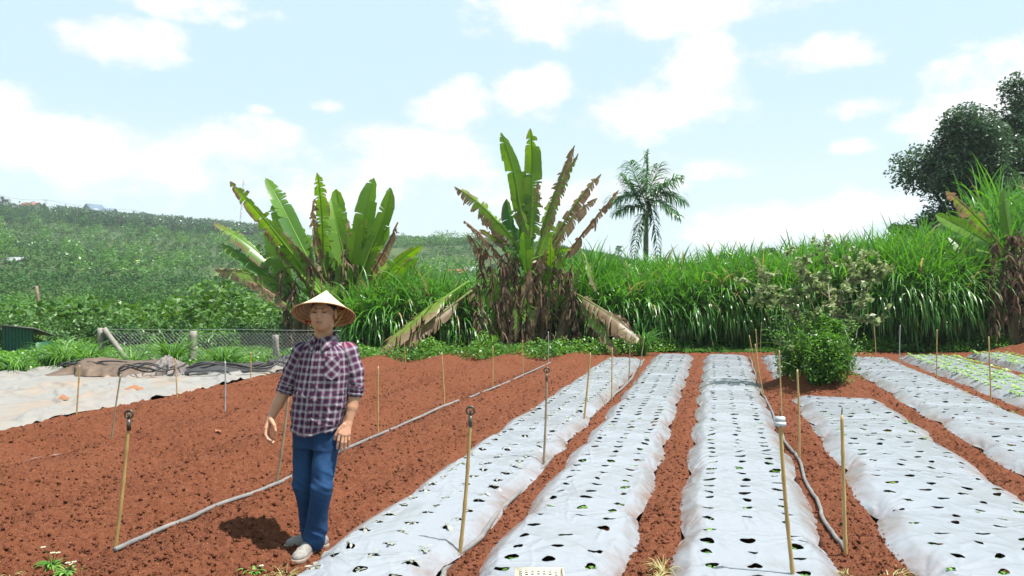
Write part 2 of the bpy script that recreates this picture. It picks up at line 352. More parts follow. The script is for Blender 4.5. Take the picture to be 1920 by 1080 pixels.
def haze():
    g = box((0, 240, 29), (860, 600, 92)); m, t, out = mat('air'); v = t.new('ShaderNodeVolumePrincipled', inp={'Density': .00038, 'Anisotropy': .2}); v.inputs['Color'].default_value = (.86, .93, 1, 1); t.l.new(v.outputs[0], out.inputs['Volume']); tag(obj('haze', g, m, smooth=False), 'thin pale air fading the far hillside', 'haze', kind='stuff')
haze()
#@@SECTION2
# ------------------------------------------------------------------ silver mulch sheets
def mulch_mat():
    m, t, out = mat('silver_plastic_mulch'); tc = t.new('ShaderNodeTexCoord').outputs['Object']
    mp = t.new('ShaderNodeMapping', inp={0: tc}); mp.inputs['Rotation'].default_value = (0, 0, TH); mp.inputs['Scale'].default_value = (1, .3, 1)
    dirt = t.new('ShaderNodeTexNoise', inp={'Vector': tc, 'Scale': 1.6, 'Detail': 6.0, 'Roughness': .7}).outputs[0]
    df = t.new('ShaderNodeMapRange', inp={0: dirt, 1: .52, 2: .75, 4: .55}).outputs[0]
    ea = t.new('ShaderNodeAttribute', attribute_name='edge').outputs['Fac']
    n = t.new('ShaderNodeTexNoise', inp={'Vector': mp.outputs[0], 'Scale': 9.0, 'Detail': 7.0, 'Roughness': .6}).outputs[0]
    col = t.mix(df, (.215, .229, .258), (.17, .163, .158)); soilf = t.math('MULTIPLY', t.new('ShaderNodeMapRange', inp={0: dirt, 1: .4, 2: .62}).outputs[0], ea)
    col = t.mix(soilf, col, (.15, .085, .06))
    p = t.new('ShaderNodeBsdfPrincipled', inp={'Base Color': col, 'Roughness': .27, 'Specular IOR Level': .6})
    b1 = t.new('ShaderNodeBump', inp={'Height': n, 'Strength': .22, 'Distance': .02})
    n2 = t.new('ShaderNodeTexNoise', inp={'Vector': mp.outputs[0], 'Scale': 38.0, 'Detail': 4.0}).outputs[0]
    b2 = t.new('ShaderNodeBump', inp={'Height': n2, 'Strength': .18, 'Distance': .004, 'Normal': b1.outputs[0]}); t.l.new(b2.outputs[0], p.inputs['Normal'])
    last = b2
    for sc_, an_, st_, di_ in (((1, .22, 1), TH, .55, .010), ((.3, 1, 1), TH + .35, .35, .008)):
        mq = t.new('ShaderNodeMapping', inp={0: tc}); mq.inputs['Rotation'].default_value = (0, 0, an_); mq.inputs['Scale'].default_value = sc_
        rn = t.new('ShaderNodeTexNoise', noise_type='RIDGED_MULTIFRACTAL', inp={'Vector': mq.outputs[0], 'Scale': 6.5, 'Detail': 4.0, 'Roughness': .55}).outputs[0]
        last = t.new('ShaderNodeBump', inp={'Height': rn, 'Strength': st_, 'Distance': di_, 'Normal': last.outputs[0]})
    t.l.new(last.outputs[0], p.inputs['Normal'])
    tr = t.new('ShaderNodeBsdfTransparent'); bk = t.new('ShaderNodeBsdfDiffuse'); bk.inputs[0].default_value = (.012, .012, .013, 1)   # black underside
    geo = t.new('ShaderNodeNewGeometry').outputs['Backfacing']
    m1 = t.new('ShaderNodeMixShader', inp={0: geo}); t.l.new(p.outputs[0], m1.inputs[1]); t.l.new(bk.outputs[0], m1.inputs[2])
    h = t.new('ShaderNodeAttribute', attribute_name='hole').outputs['Fac']; hf = t.math('LESS_THAN', h, 0.0)
    m2 = t.new('ShaderNodeMixShader', inp={0: hf}); t.l.new(m1.outputs[0], m2.inputs[1]); t.l.new(tr.outputs[0], m2.inputs[2]); t.l.new(m2.outputs[0], out.inputs[0])
    return m
M['mulch'] = mulch_mat()
BED_LABEL = ['leftmost silver plastic mulch sheet beside the bare soil, dotted with wilted seedlings', 'second silver mulch sheet from the left, between two red furrows',
             'straight middle silver mulch sheet with three columns of round holes', 'wide silver mulch sheet that ends in front of the weedy mound',
             'short stretch of silver mulch sheet behind the weedy mound', 'long silver mulch sheet passing right of the weedy mound, without green tops',
             'silver mulch sheet dotted with pale green seedlings beside the grey pipe stake', 'farthest silver mulch strip with pale seedlings, next to the heap of earth']
HOLES = []
SPEC = [(3, .265, .235, .046), (3, .25, .235, .047), (3, .27, .235, .047), (4, .265, .235, .047), (3, .25, .235, .045), (4, .265, .25, .046), (5, .24, .22, .03), (4, .24, .22, .03)]
for bi, (oa, ob, s0, s1) in enumerate(BEDS):
    rs = np.random.default_rng(100 + bi)
    s = np.concatenate((np.arange(s0, min(9, s1), .012), np.arange(min(9, s1), s1, .022))); s = np.append(s, s1)
    tt = np.concatenate((np.linspace(-1, -.7, 12)[:-1], np.linspace(-.7, .7, 84)[:-1], np.linspace(.7, 1, 12))); S, Tt = np.meshgrid(s, tt, indexing='ij')
    oc, hw = (oa + ob) / 2, (ob - oa) / 2
    hgt = .095 if bi < 6 else .13
    pins = [[], []]
    base_p = np.cumsum(rs.uniform(1.15, 1.75, 20)) + s0 + rs.uniform(-.8, 0)
    for sd in (0, 1): pins[sd] = base_p + rs.normal(0, .12, len(base_p))
    def bulge(S, pp):
        i = np.clip(np.searchsorted(pp, S) - 1, 0, len(pp) - 2); f = np.clip((S - pp[i]) / (pp[i + 1] - pp[i]), 0, 1); return np.abs(np.sin(f * math.pi)) ** .7
    bl, br = bulge(S, pins[0]), bulge(S, pins[1]); side = np.clip(np.abs(Tt) - .55, 0, 1) / .45
    wl = hw * (.90 + .19 * bl + .04 * (fbm(S * 1.1, S * 0 + 3 + bi, o=3, seed=bi) - .5)); wr = hw * (.90 + .19 * br + .04 * (fbm(S * 1.1, S * 0 + 9 + bi, o=3, seed=bi) - .5))
    lat = np.where(Tt < 0, Tt * wl, Tt * wr)
    endf = np.clip((S - s0) / .18, 0, 1) * np.clip((s1 - S) / .18, 0, 1)
    shd = .72 + .06 * (fbm(S * .9, S * 0 + 21 + bi, o=2, seed=bi) - .5); sl = np.clip((np.abs(Tt) - shd) / (1 - shd), 0, 1); Z = hgt * (1 - .12 * (Tt / shd).clip(-1, 1) ** 2 - .88 * sl ** 1.15) * endf ** .4 - .012
    dip = 0
    for k in range(len(base_p)):
        a, b = pins[0][k], pins[1][k]; line = a + (b - a) * (Tt + 1) / 2; e = S - line
        dip = dip + np.exp(-(e / .13) ** 2) * .016 - np.exp(-((e + .02) / .012) ** 2) * .005 + np.exp(-(e / .015) ** 2) * .006
        for sgn, pc in ((-1, a), (1, b)):
            dx, dy = (Tt - sgn) * hw, S - pc; rd = np.hypot(dx, dy) + 1e-3; an = np.arctan2(dy, -sgn * dx)
            Z = Z + .030 * (1 - np.abs(2 * fbm(an * 6, rd * 1.2 + k * 3, o=2, seed=bi + 50) - 1) ** .8 - .5) * np.exp(-(rd / .42) ** 1.3) * np.clip(rd / .06, 0, 1) * endf
    Z = Z - dip * (1 - np.abs(Tt) ** 3)
    xx_, yy_ = lat * 1.0, S
    Z = Z + ((fbm(lat * 3 + bi * 7, S * 1.6, o=3, seed=31) - .5) * .016 + (fbm(lat * 9, S * 1.4, o=2, seed=33) - .5) * .004 + side * (1 - np.abs(2 * fbm(S * 11, lat * 3, o=2, seed=36 + bi) - 1)) * .008) * endf * (1 - .5 * side)
    rp = 1 - np.abs(2 * fbm(lat * 5 + S * 1.5, S * 2.2 - lat, o=3, seed=40 + bi) - 1); Z = Z + np.clip(rp - .86, 0, 1) * .04 * endf
    nc, dl, ds, hr = SPEC[bi]; hd = np.full(S.shape, .05); row = 0; q = s0 + .16
    while q < s1 - .15:
        for c in range(nc):
            if rs.random() < (.04 if bi < 6 else .1): continue
            ho = (c - (nc - 1) / 2) * dl + rs.normal(0, .013) + (dl * .28 if (row % 2 and bi in (3, 5)) else 0); hs = q + rs.normal(0, .02) + (c % 2) * .04
            if abs(ho) > hw * .84: continue
            ra = hr * rs.uniform(.55, 1.12); rb = hr * rs.uniform(.42, .88); rot = rs.uniform(-.5, .5)
            i0, i1 = np.searchsorted(s, [hs - .11, hs + .11]); sub = (slice(i0, i1), slice(None))
            u = lat[sub] - ho; v = S[sub] - hs; u, v = u * math.cos(rot) - v * math.sin(rot), u * math.sin(rot) + v * math.cos(rot)
            an = np.arctan2(v, u); k1, k2 = rs.uniform(0, 6.28, 2)
            rr_ = np.hypot(u / ra, v / rb) / (1 + .14 * np.sin(2 * an + k1) + .12 * np.sin(3 * an + k2)); d = (rr_ - 1) * (ra + rb) / 2
            Z[sub] += .008 * np.exp(-(d / .014) ** 2) * (.6 + .5 * np.sin(an + k1)); hd[sub] = np.minimum(hd[sub], d)
            HOLES.append((bi, oc + ho, hs, hgt - .012 if bi else hgt - .012))
        q += ds; row += 1
    X, Y = bed(oc + lat, S)
    solo('mulch_sheet', (np.stack((X, Y, Z + (fbm(X * .8, Y * .8, o=3, seed=2) - .5) * .07 * .9), -1).reshape(-1, 3), gridQ(len(s), len(tt)), None, {'hole': hd.ravel(), 'edge': (np.clip(np.abs(Tt) - .62, 0, 1) / .38).ravel()}), M['mulch'], BED_LABEL[bi], 'mulch sheet', 'silver plastic mulch sheets over the beds')
def ground_z(X, Y): return (float(fbm(np.array([X * .8]), np.array([Y * .8]), o=3, seed=2)[0]) - .5) * .07
# seedlings ---------------------------------------------------------------
def leaflets(n, L, w, zb, rise, droop, seed):
    r = np.random.default_rng(seed); a = np.arange(n) / n * 6.283 + r.uniform(0, 1, n); el = rise + r.normal(0, .2, n)
    d = np.stack((np.cos(a) * np.cos(el), np.sin(a) * np.cos(el), np.sin(el)), 1); b = np.zeros((n, 3)); b[:, 2] = zb
    prof = lambda t: np.interp(t, [0, .25, .5, .8, 1], [.12, .25, .9, .9, .08])
    return blades(b, d, L * r.uniform(.7, 1.2, n), w * r.uniform(.8, 1.2, n), droop, K=4, prof=prof, side=np.stack((-np.sin(a), np.cos(a), a * 0), 1), tint=r.random(n))
def mk_meshes():
    out = {}
    for key, mt, args in (('wilt', 'wilt', [(3, .065, .026, .006, .25, 1.0), (5, .045, .022, .006, .1, .5), (2, .08, .024, .006, .8, 2.4)]),
                          ('sprout', 'sprout', [(4, .055, .032, -.028, .6, .9), (3, .06, .034, -.03, .5, .8), (5, .05, .028, -.025, .7, .9)]),
                          ('lettuce', 'lettuce', [(6, .075, .045, .0, .75, 1.0), (7, .065, .04, .0, .6, .9), (5, .08, .05, .0, .9, 1.2)])):
        out[key] = []
        for k, a in enumerate(args):
            g = merge([leaflets(*a, 5 + k), tube([(0, 0, a[3] - .03), (0, 0, a[3] + .004)], .003, 5)]); m = mesh('seedling', *g); m.materials.append(M[mt]); out[key].append((m, g))
    return out
SM = mk_meshes(); KIND = ['wilt', 'sprout', 'sprout', 'sprout', 'sprout', 'sprout', 'lettuce', 'lettuce']
SLAB = {0: 'wilted silvery seedling lying limp on the leftmost mulch sheet', 1: 'small green seedling sunk in a hole of the second mulch sheet', 2: 'small green seedling in a round hole of the straight middle mulch sheet',
        3: 'small green seedling in a hole of the sheet in front of the weedy mound', 4: 'seedling on the short sheet behind the weedy mound', 5: 'small seedling in a hole of the long sheet right of the mound', 6: 'pale green leafy seedling on the sheet beside the grey pipe stake', 7: 'pale green seedling on the farthest mulch strip'}
sd_l = []
for bi, o, s, z in HOLES:
    X, Y = bed(o, s)
    if Y < 4.35 or abs(X / Y) > .70: continue
    if bi in (1, 2, 3, 4, 5) and R.random() < (.22 if s < 9 else .5): continue
    sd_l.append((Y * (.6 if bi > 5 else 1.0 if bi else .8), bi, X, Y, z + ground_z(X, Y) * .9))
sd_l.sort(); rest = {}
for n, (_, bi, X, Y, z) in enumerate(sd_l):
    k = KIND[bi]; m, g = SM[k][R.randrange(3)]; sc = R.uniform(.75, 1.3); rz = R.uniform(0, 6.28)
    if n < 290:
        o = bpy.data.objects.new('seedling', m); COL.objects.link(o); o.location = (X, Y, z); o.rotation_euler = (R.uniform(-.15, .15), R.uniform(-.15, .15), rz); o.scale = (sc,) * 3
        tag(o, SLAB[bi], 'seedling', SLAB[bi].split(' ', 1)[0] + ' seedlings, ' + ' '.join(SLAB[bi].split()[-5:]))
    else:
        V = g[0] * sc; V = np.stack((V[:, 0] * math.cos(rz) - V[:, 1] * math.sin(rz), V[:, 0] * math.sin(rz) + V[:, 1] * math.cos(rz), V[:, 2]), 1) + (X, Y, z + .005)
        rest.setdefault(k, []).append((V, g[1], g[2], g[3]))
for k, lab in (('wilt', 'many tiny wilted seedlings toward the far end of the leftmost sheet'), ('sprout', 'many tiny green seedlings in the holes at the far ends of the middle sheets'), ('lettuce', 'many pale green young plants covering the farthest two sheets')):
    if k in rest: solo('distant_seedlings', merge(rest[k]), M[k], lab, 'seedlings', kind='stuff')

def crumbs():
    r = np.random.default_rng(91); n = 60000; Y = 3.9 + 12 * r.random(n) ** 1.7; X = r.uniform(-.68, .68, n) * Y; o, s = unbed(X, Y); k = (o > -8.3); 
    for a, b, s0, s1 in BEDS: k &= ~((o > a + .02) & (o < b - .02) & (s > s0))
    X, Y = X[k], Y[k]; n = len(X); sz = .0045 + .015 * r.random(n) ** 3.2; oc = np.array([(1, 0, 0), (-1, 0, 0), (0, 1, 0), (0, -1, 0), (0, 0, 1), (0, 0, -1)], float)
    V = oc[None] * sz[:, None, None] * r.uniform(.55, 1.3, (n, 6, 1)) + r.normal(0, .2, (n, 6, 3)) * sz[:, None, None]; V += np.stack((X, Y, soil_h(X, Y) + sz * .35), 1)[:, None]
    f = np.array([(4, 0, 2), (4, 2, 1), (4, 1, 3), (4, 3, 0), (5, 2, 0), (5, 1, 2), (5, 3, 1), (5, 0, 3)]); T = (np.arange(n)[:, None, None] * 6 + f[None]).reshape(-1, 3)
    solo('soil_crumbs', (V.reshape(-1, 3), None, T), M['soil'], 'loose crumbs of red soil strewn over the bare ground', 'soil crumbs', kind='stuff', smooth=False)
crumbs()
# ------------------------------------------------------------------ bamboo stakes
def stake(bx, by, tx, ty, mt, r, label, fit=None, dY=0.0):
    r *= .88; b = G(bx, by); t = Wp(tx, ty, b[1] + dY); b = b.copy(); b[2] = -.05 if by > 700 else -.1
    root = thing('bamboo_stake', label, 'stake', b, 'stakes standing among the beds')
    n = max(6, int(14 * r / .014)); d = t - b; L = np.linalg.norm(d); ts = np.linspace(0, 1, 28)
    bow = R.uniform(-.012, .012); P = b + d * ts[:, None] + np.stack((np.sin(ts * math.pi) * bow, ts * 0, ts * 0), 1)
    rad = np.full(28, r) * (1 - .15 * ts)
    if mt != 'steel':
        for k in range(4, 28, R.choice((6, 7, 8))): rad[k] *= 1.22
        if r > .011: rad[-1] *= .6
    obj('pole', tube(P, rad, n), M[mt], root)
    if fit == 'ring':
        obj('band', tube([P[-1] - (0, 0, .06), P[-1] + (0, 0, .01)], r * 1.15, 10), M['metaldark'], root)
        c = P[-1] + np.array((0, 0, .045)); a = np.linspace(0, 6.283, 17); rg = np.stack((c[0] + .026 * np.cos(a), c[1] + a * 0, c[2] + .026 * np.sin(a)), 1)
        ring = tube(rg, .007, 6, caps=False); obj('nozzle_ring', merge([ring, tube([c - (0, 0, .03), c + (0, 0, .01)], .008, 6), tube([c + (-.02, 0, .02), c + (.02, 0, .02)], .006, 5)]), M['metaldark'], root)
    if fit == 'clamp':
        obj('clamp', merge([box(P[-1] + (0, 0, -.015), (.06, .04, .025)), box(P[-1] + (0, 0, .012), (.05, .035, .03))]), M['whiteplastic'], root); obj('spike', tube([P[-1], P[-1] + (0.002, 0, .075)], .004, 5), M['metaldark'], root)
    if fit == 'spike':
        obj('spike', tube([P[-1], P[-1] + (0.002, 0, .05)], .004, 5), M['metaldark'], root)
    return root
M['metaldark'] = plain('dull_metal', (.09, .08, .06), .4, metal=.5); M['whiteplastic'] = plain('white_plastic', (.5, .53, .58), .4, var=.1)
STAKES = [(211, 1045, 241, 790, 'bamboo', .0135, 'thick yellow ring-topped bamboo stake at lower left, hose tied to its foot', 'ring'),
      (514, 919, 541, 735, 'greybamboo', .013, 'pale grey leaning stake behind the hand on the left of the man', None),
      (142, 783, 149, 685, 'bamboo', .012, 'thin brown stake at the left edge of the pale ground cloth', None),
      (208, 822, 226, 702, 'greybamboo', .011, 'slanted thin grey-brown stake in bare soil near the scrap of white tape', None),
      (332, 752, 328, 672, 'bamboo', .011, 'thin stake at the cloth edge in front of the brown folded heap', None),
      (421, 779, 422, 678, 'steel', .012, 'upright grey metal pipe stake in the bare soil on the left', None),
      (469, 729, 470, 661, 'bamboo', .011, 'short brown stake at the cloth edge, next one left of the man', None),
      (709, 822, 709, 687, 'bamboo', .010, 'straight stake in bare soil just right of the man', None),
      (834, 768, 828, 661, 'bamboo', .012, 'pale bamboo stake where the long hose runs under the soil', None),
      (761, 696, 758, 637, 'bamboo', .010, 'small stake in front of the fallen dead banana leaf', None),
      (924, 737, 924, 649, 'bamboo', .012, 'bamboo stake in bare soil in front of the left half of the tattered banana plants', None),
      (981, 713, 980, 638, 'bamboo', .011, 'thin stake in front of the middle of the tattered banana plants', None),
      (1028, 690, 1028, 622, 'steel', .010, 'thin silver rod at the end of the long grey hose', None),
      (1094, 790, 1107, 661, 'bamboo', .014, 'leaning bamboo stake rising from the right edge of the leftmost sheet', 'band'),
      (1018, 878, 1025, 703, 'greybamboo', .013, 'brown weathered stake halfway along the leftmost sheet beside the hose', 'ring'),
      (860, 1042, 882, 783, 'bamboo', .0145, 'thick bamboo stake with ring nozzle at the front edge of the leftmost sheet', 'ring'),
      (1147, 750, 1148, 652, 'bamboo', .012, 'upright stake near the far end of the leftmost sheet', None),
      (1178, 718, 1181, 638, 'greybamboo', .011, 'grey stake at the far end of the leftmost sheet under the drooping leaf', None),
      (1192, 721, 1208, 632, 'greybamboo', .011, 'slanted grey stick at the far end of the first furrow with looped hose', None),
      (1492, 1098, 1463, 790, 'bamboo', .0145, 'tallest bamboo stake in front, with a white plastic clamp on top', 'clamp'),
      (1587, 1042, 1579, 778, 'bamboo', .0145, 'thick bamboo stake with a wire spike where the right hose ends', 'spike'),
      (1499, 866, 1495, 693, 'bamboo', .012, 'bamboo stake left of the sheet that ends at the weedy mound', 'band'),
      (1466, 785, 1461, 657, 'bamboo', .011, 'stake standing behind the white clamp, left of the weedy mound', None),
      (1434, 744, 1416, 645, 'bamboo', .011, 'right one of the three leaning sticks left of the mound', None),
      (1423, 720, 1405, 629, 'bamboo', .011, 'left and tallest of the three leaning sticks left of the mound', None),
      (1421, 700, 1417, 617, 'bamboo', .010, 'middle one of the three leaning sticks left of the mound', None),
      (1426, 664, 1428, 604, 'greybamboo', .010, 'far grey stick against the dark foot of the tall grass', None),
      (1643, 673, 1638, 602, 'bamboo', .011, 'stake at the far corner of the pale seedling bed, right of the mound', None),
      (1688, 693, 1688, 610, 'steel', .011, 'grey pipe stake at the edge of the pale seedling bed', None),
      (1757, 713, 1757, 618, 'bamboo', .012, 'upright stake between the long sheet and the pale seedling bed', None),
      (1859, 755, 1854, 631, 'bamboo', .0135, 'nearest stake of the right pale seedling bed', None),
      (1870, 662, 1866, 595, 'bamboo', .012, 'stake beside the heap of earth at the far right', None)]
for (bx, by, tx, ty, mt, r, lab, fit) in STAKES: stake(bx, by, tx, ty, mt, r, lab, fit)

# ------------------------------------------------------------------ hoses
def ground_line(pts, r, lift=None, n=160):
    P = np.array([G(*p) for p in pts]); P = cr(P, n); P[:, 2] = np.maximum(soil_h(P[:, 0], P[:, 1]), soil_h(P[:, 0], P[:, 1] - .03)); k = np.hanning(45); k /= k.sum(); P[:, 2] = np.convolve(np.pad(P[:, 2], 22, 'edge'), k, 'valid') + r * .35 + (.01 if lift is None else lift); return P
def hose(pts, r, mt, label, lift=None, n=160, w=0.0):
    P = ground_line(pts, r, lift, n); P[:, 0] += (fbm(np.arange(n) * .12, np.zeros(n), o=2, seed=8) - .5) * w
    return solo('irrigation_hose', tube(P, r * (1 + .12 * (fbm(np.arange(n) * .3, np.zeros(n), o=2) - .5)), 10), mt, label, 'hose', 'grey irrigation hoses')
hose([(214, 1047), (260, 1022), (320, 995), (380, 970), (440, 948), (490, 931), (540, 908), (600, 876), (640, 855), (700, 826), (760, 802), (820, 779), (862, 765)], .018, M['hose'], 'long grey hose passing behind the man from the lower left stake into the bare soil', .015, 200, .04)
hose([(880, 757), (905, 749), (930, 741), (965, 725), (1000, 707), (1032, 689)], .017, M['hose'], 'half buried end of hose running to the thin silver rod in front of the bananas', .004, 80, .06)
hose([(828, 1092), (836, 1062), (862, 1043), (905, 1008), (945, 955), (985, 912), (1018, 878), (1040, 858), (1075, 808), (1096, 788), (1140, 752), (1162, 735), (1182, 716), (1195, 690), (1208, 676)], .019, M['hose'], 'grey hose along the first furrow right of the leftmost sheet', .015, 220, .05)
hose([(1585, 1037), (1560, 1000), (1535, 950), (1512, 905), (1500, 872), (1484, 850), (1466, 812), (1450, 780), (1436, 750), (1424, 722), (1412, 690), (1406, 672)], .0145, M['hose'], 'grey hose winding left of the wide right sheet to the spiked stake', .012, 220, .05)
M['tape'] = plain('silver_tape', (.40, .42, .45), .3)
def tape(pts, label):
    P = ground_line(pts, .01, .012, 14); sd = np.array((.25, 1, 0)) * .022
    solo('tape_scrap', (np.concatenate((P - sd, P + sd)), [(i, i + 1, i + 15, i + 14) for i in range(13)]), M['tape'], label, 'tape', 'scraps of tape on the bare soil')
tape([(42, 863), (55, 859), (75, 855)], 'left and whiter scrap of silver tape on the bare soil'); tape([(97, 851), (112, 849), (130, 845)], 'right grey scrap of silver tape on the bare soil')

# ------------------------------------------------------------------ ground cloth, folded heaps, black tubing
def cloth_mat(name, c, c2, c3):
    m, t, out = mat(name); tc = t.new('ShaderNodeTexCoord').outputs['Object']
    mp = t.new('ShaderNodeMapping', inp={0: tc}); mp.inputs['Rotation'].default_value = (0, 0, .25); mp.inputs['Scale'].default_value = (.7, .35, 1)
    n = t.new('ShaderNodeTexNoise', inp={'Vector': mp.outputs[0], 'Scale': 1.3, 'Detail': 6.0, 'Roughness': .6, 'Distortion': .6}).outputs[0]; n2 = t.new('ShaderNodeTexNoise', inp={'Vector': tc, 'Scale': 3.5, 'Detail': 7.0, 'Roughness': .7}).outputs[0]
    col = t.mix(t.new('ShaderNodeMapRange', inp={0: n, 1: .47, 2: .66}).outputs[0], c, c2); col = t.mix(t.new('ShaderNodeMapRange', inp={0: n2, 1: .5, 2: .72}).outputs[0], col, c3)
    p = t.new('ShaderNodeBsdfPrincipled', inp={'Base Color': col, 'Roughness': .6, 'Specular IOR Level': .3}); t.l.new(p.outputs[0], out.inputs[0])
    b = t.new('ShaderNodeBump', inp={'Height': n2, 'Strength': .5, 'Distance': .03}); t.l.new(b.outputs[0], p.inputs['Normal']); return m
M['cloth'] = cloth_mat('pale_ground_cloth', (.20, .19, .178), (.25, .175, .12), (.145, .138, .138))
M['brown'] = cloth_mat('brown_shade_net', (.10, .068, .048), (.16, .105, .07), (.065, .045, .038)); M['black'] = plain('black_net', (.02, .019, .021), .6, c2=(.045, .042, .042), scale=4); M['greynet'] = cloth_mat('grey_net', (.15, .13, .125), (.22, .17, .14), (.10, .09, .09))
us = np.linspace(0, 1, 330); vs = np.linspace(0, 1, 420); U, V_ = np.meshgrid(us, vs)
O = -8.38 - U * 9.5 + (fbm(V_ * 12, U * 0, o=3, seed=3) - .5) * .22 * (1 - U); Yend = 16.9 + (fbm(U * 7, U * 0 + 5, o=3, seed=6) - .5) * .9 - 1.2 * np.clip(U - .45, 0, 1); S_end = (Yend + O * math.sin(TH)) / CT
S_ = 4 + V_ * (S_end - 4); X, Y = bed(O, S_)
dE = (-8.38 - O); Z = .02 + (fbm(O * 1.2, S_ * .7, o=4, seed=12) - .5) * .10 + np.exp(-((dE - .25) / .22) ** 2) * .10 * fbm(S_ * 2.2, O * 1.5, o=3, seed=15) * 1.3 - np.clip(.06 - dE, 0, 1) * .6 + np.clip(1 - np.abs(2 * fbm(O * 1.6 + S_, S_ * .9, o=3, seed=19) - 1) - .85, 0, 1) * .35
solo('ground_cloth', (np.stack((X, Y, Z), -1).reshape(-1, 3), gridQ(420, 330)), M['cloth'], 'large pale tan cloth lying flat on the ground left of the bare soil', 'ground cloth')
def heap(name, px0, px1, Yc, dy, hh, mt, label, seed, lean=0):
    c0, c1 = (px0 - 960) / F * Yc, (px1 - 960) / F * Yc; n, k = 150, 60; U, V = np.meshgrid(np.linspace(0, 1, n), np.linspace(0, 1, k))
    X = c0 + (c1 - c0) * U; Y = Yc + (V - .5) * dy + (fbm(U * 5, V * 2, o=3, seed=seed) - .5) * dy * .5 + lean * (U - .5)
    env = np.clip(np.minimum(U, 1 - U) * 7, 0, 1) ** .7 * np.sin(np.clip(V, 0, 1) * math.pi) ** .6
    fold = 1 - np.abs(2 * fbm(U * (c1 - c0) * 1.1 + seed, V * 3.2 + U * 2, o=3, seed=seed + 1) - 1)
    Z = .05 + hh * env * (.25 + .9 * fold * fbm(U * 4, V * 1.5, o=2, seed=seed + 2)) + (fbm(U * 30, V * 9, o=2, seed=seed + 3) - .5) * .03 * env - (1 - env) * .04
    return solo(name, (np.stack((X, Y, Z), -1).reshape(-1, 3), gridQ(k, n)), mt, label, 'folded netting', 'heaps of folded netting on the cloth')
heap('folded_netting', 118, 345, 16.15, 1.5, .24, M['brown'], 'long brown heap of folded netting on the pale cloth, lying under black tubing', 4)
heap('folded_netting', 285, 350, 15.8, .8, .34, M['greynet'], 'small peaked grey heap of netting right of the brown one', 21)
heap('folded_netting', 340, 545, 16.2, .9, .16, M['black'], 'low black folded netting stretching toward the man', 33)
heap('folded_netting', 500, 560, 16.7, .7, .3, M['black'], 'dark crumpled netting just behind the man on the left', 45)
def tubing(cx, cy, rx, ry, loops, label, seed):
    r = np.random.default_rng(seed); n = loops * 40; a = np.linspace(0, loops * 6.283, n); c = G(cx, cy)
    w = fbm(a * .35, a * 0, o=3, seed=seed); w2 = fbm(a * .22, a * 0 + 4, o=2, seed=seed)
    P = np.stack((c[0] + rx * (np.cos(a) * (.75 + .5 * w) + (w2 - .5)), c[1] + ry * (np.sin(a) * (.6 + .7 * w) + (w - .5)), .15 + .07 * w2 + .05 * np.sin(a * 3.1)), 1)
    solo('irrigation_tubing', tube(P, .016, 6), M['black'], label, 'tubing', 'coils of black tubing')
tubing(210, 698, .8, .35, 4, 'coil of thin black tubing lying on the brown netting heap', 3); tubing(285, 706, .5, .25, 3, 'second coil of black tubing spilling off toward the grey heap', 8); tubing(425, 704, .8, .2, 3, 'black tubing lying along the low black netting', 12)
for px, py, lab, sz in ((252, 735, 'orange-brown clod lying on the pale cloth', .16), (118, 754, 'small reddish clod on the pale cloth', .09), (110, 830, 'pale dry leaf scrap on the bare soil at left', .05), (408, 815, 'whitish stone chip in the bare soil by the grey pipe', .04)):
    c = G(px, py); a = np.linspace(0, 6.283, 13)[:-1]; V = [c + (0, 0, .12 if sz > .08 else .05)] + [c + (math.cos(t) * sz * R.uniform(.7, 1.2), math.sin(t) * sz * .7, R.uniform(.03, .06)) for t in a]
    solo('clod', (V, None, [(0, i + 1, (i + 1) % 12 + 1) for i in range(12)]), M['clod'] if 'clod' in M else M.setdefault('clod', plain('dry_clod', (.30, .13, .06), .9, bump=.5)), lab, 'clod')
# cream perforated tray just entering the picture at the bottom
def tray():
    c = G(1012, 1098, .10); root = thing('perforated_tray', 'cream perforated plastic tray at the bottom edge on the second sheet', 'tray', (c[0], c[1], .1))
    nx, ny = 8, 7; hx, hy = .13, .12; V, Q = [], []
    for j in range(ny * 2 + 1):
        for i in range(nx * 2 + 1):
            u = i / (nx * 2) * 2 - 1; v = j / (ny * 2) * 2 - 1; V.append((c[0] + u * hx, c[1] + v * hy, .16 + .012 * (1 - u * u) * (1 - v * v) - .02 * (max(abs(u), abs(v)) ** 8)))
    for j in range(ny * 2):
        for i in range(nx * 2):
            if i % 2 and j % 2: continue
            a = j * (nx * 2 + 1) + i; Q.append((a, a + 1, a + nx * 2 + 2, a + nx * 2 + 1))
    M['cream'] = plain('cream_plastic', (.50, .47, .37), .45, var=.1); obj('base', (V, Q), M['cream'], root)
    obj('rim', merge([box((c[0], c[1] + sy * hy, .13), (hx * 2 + .02, .012, .05)) for sy in (-1, 1)] + [box((c[0] + sx * (hx + .004), c[1], .13), (.012, hy * 2 - .013, .05)) for sx in (-1, 1)]), M['cream'], root, smooth=False)
tray()
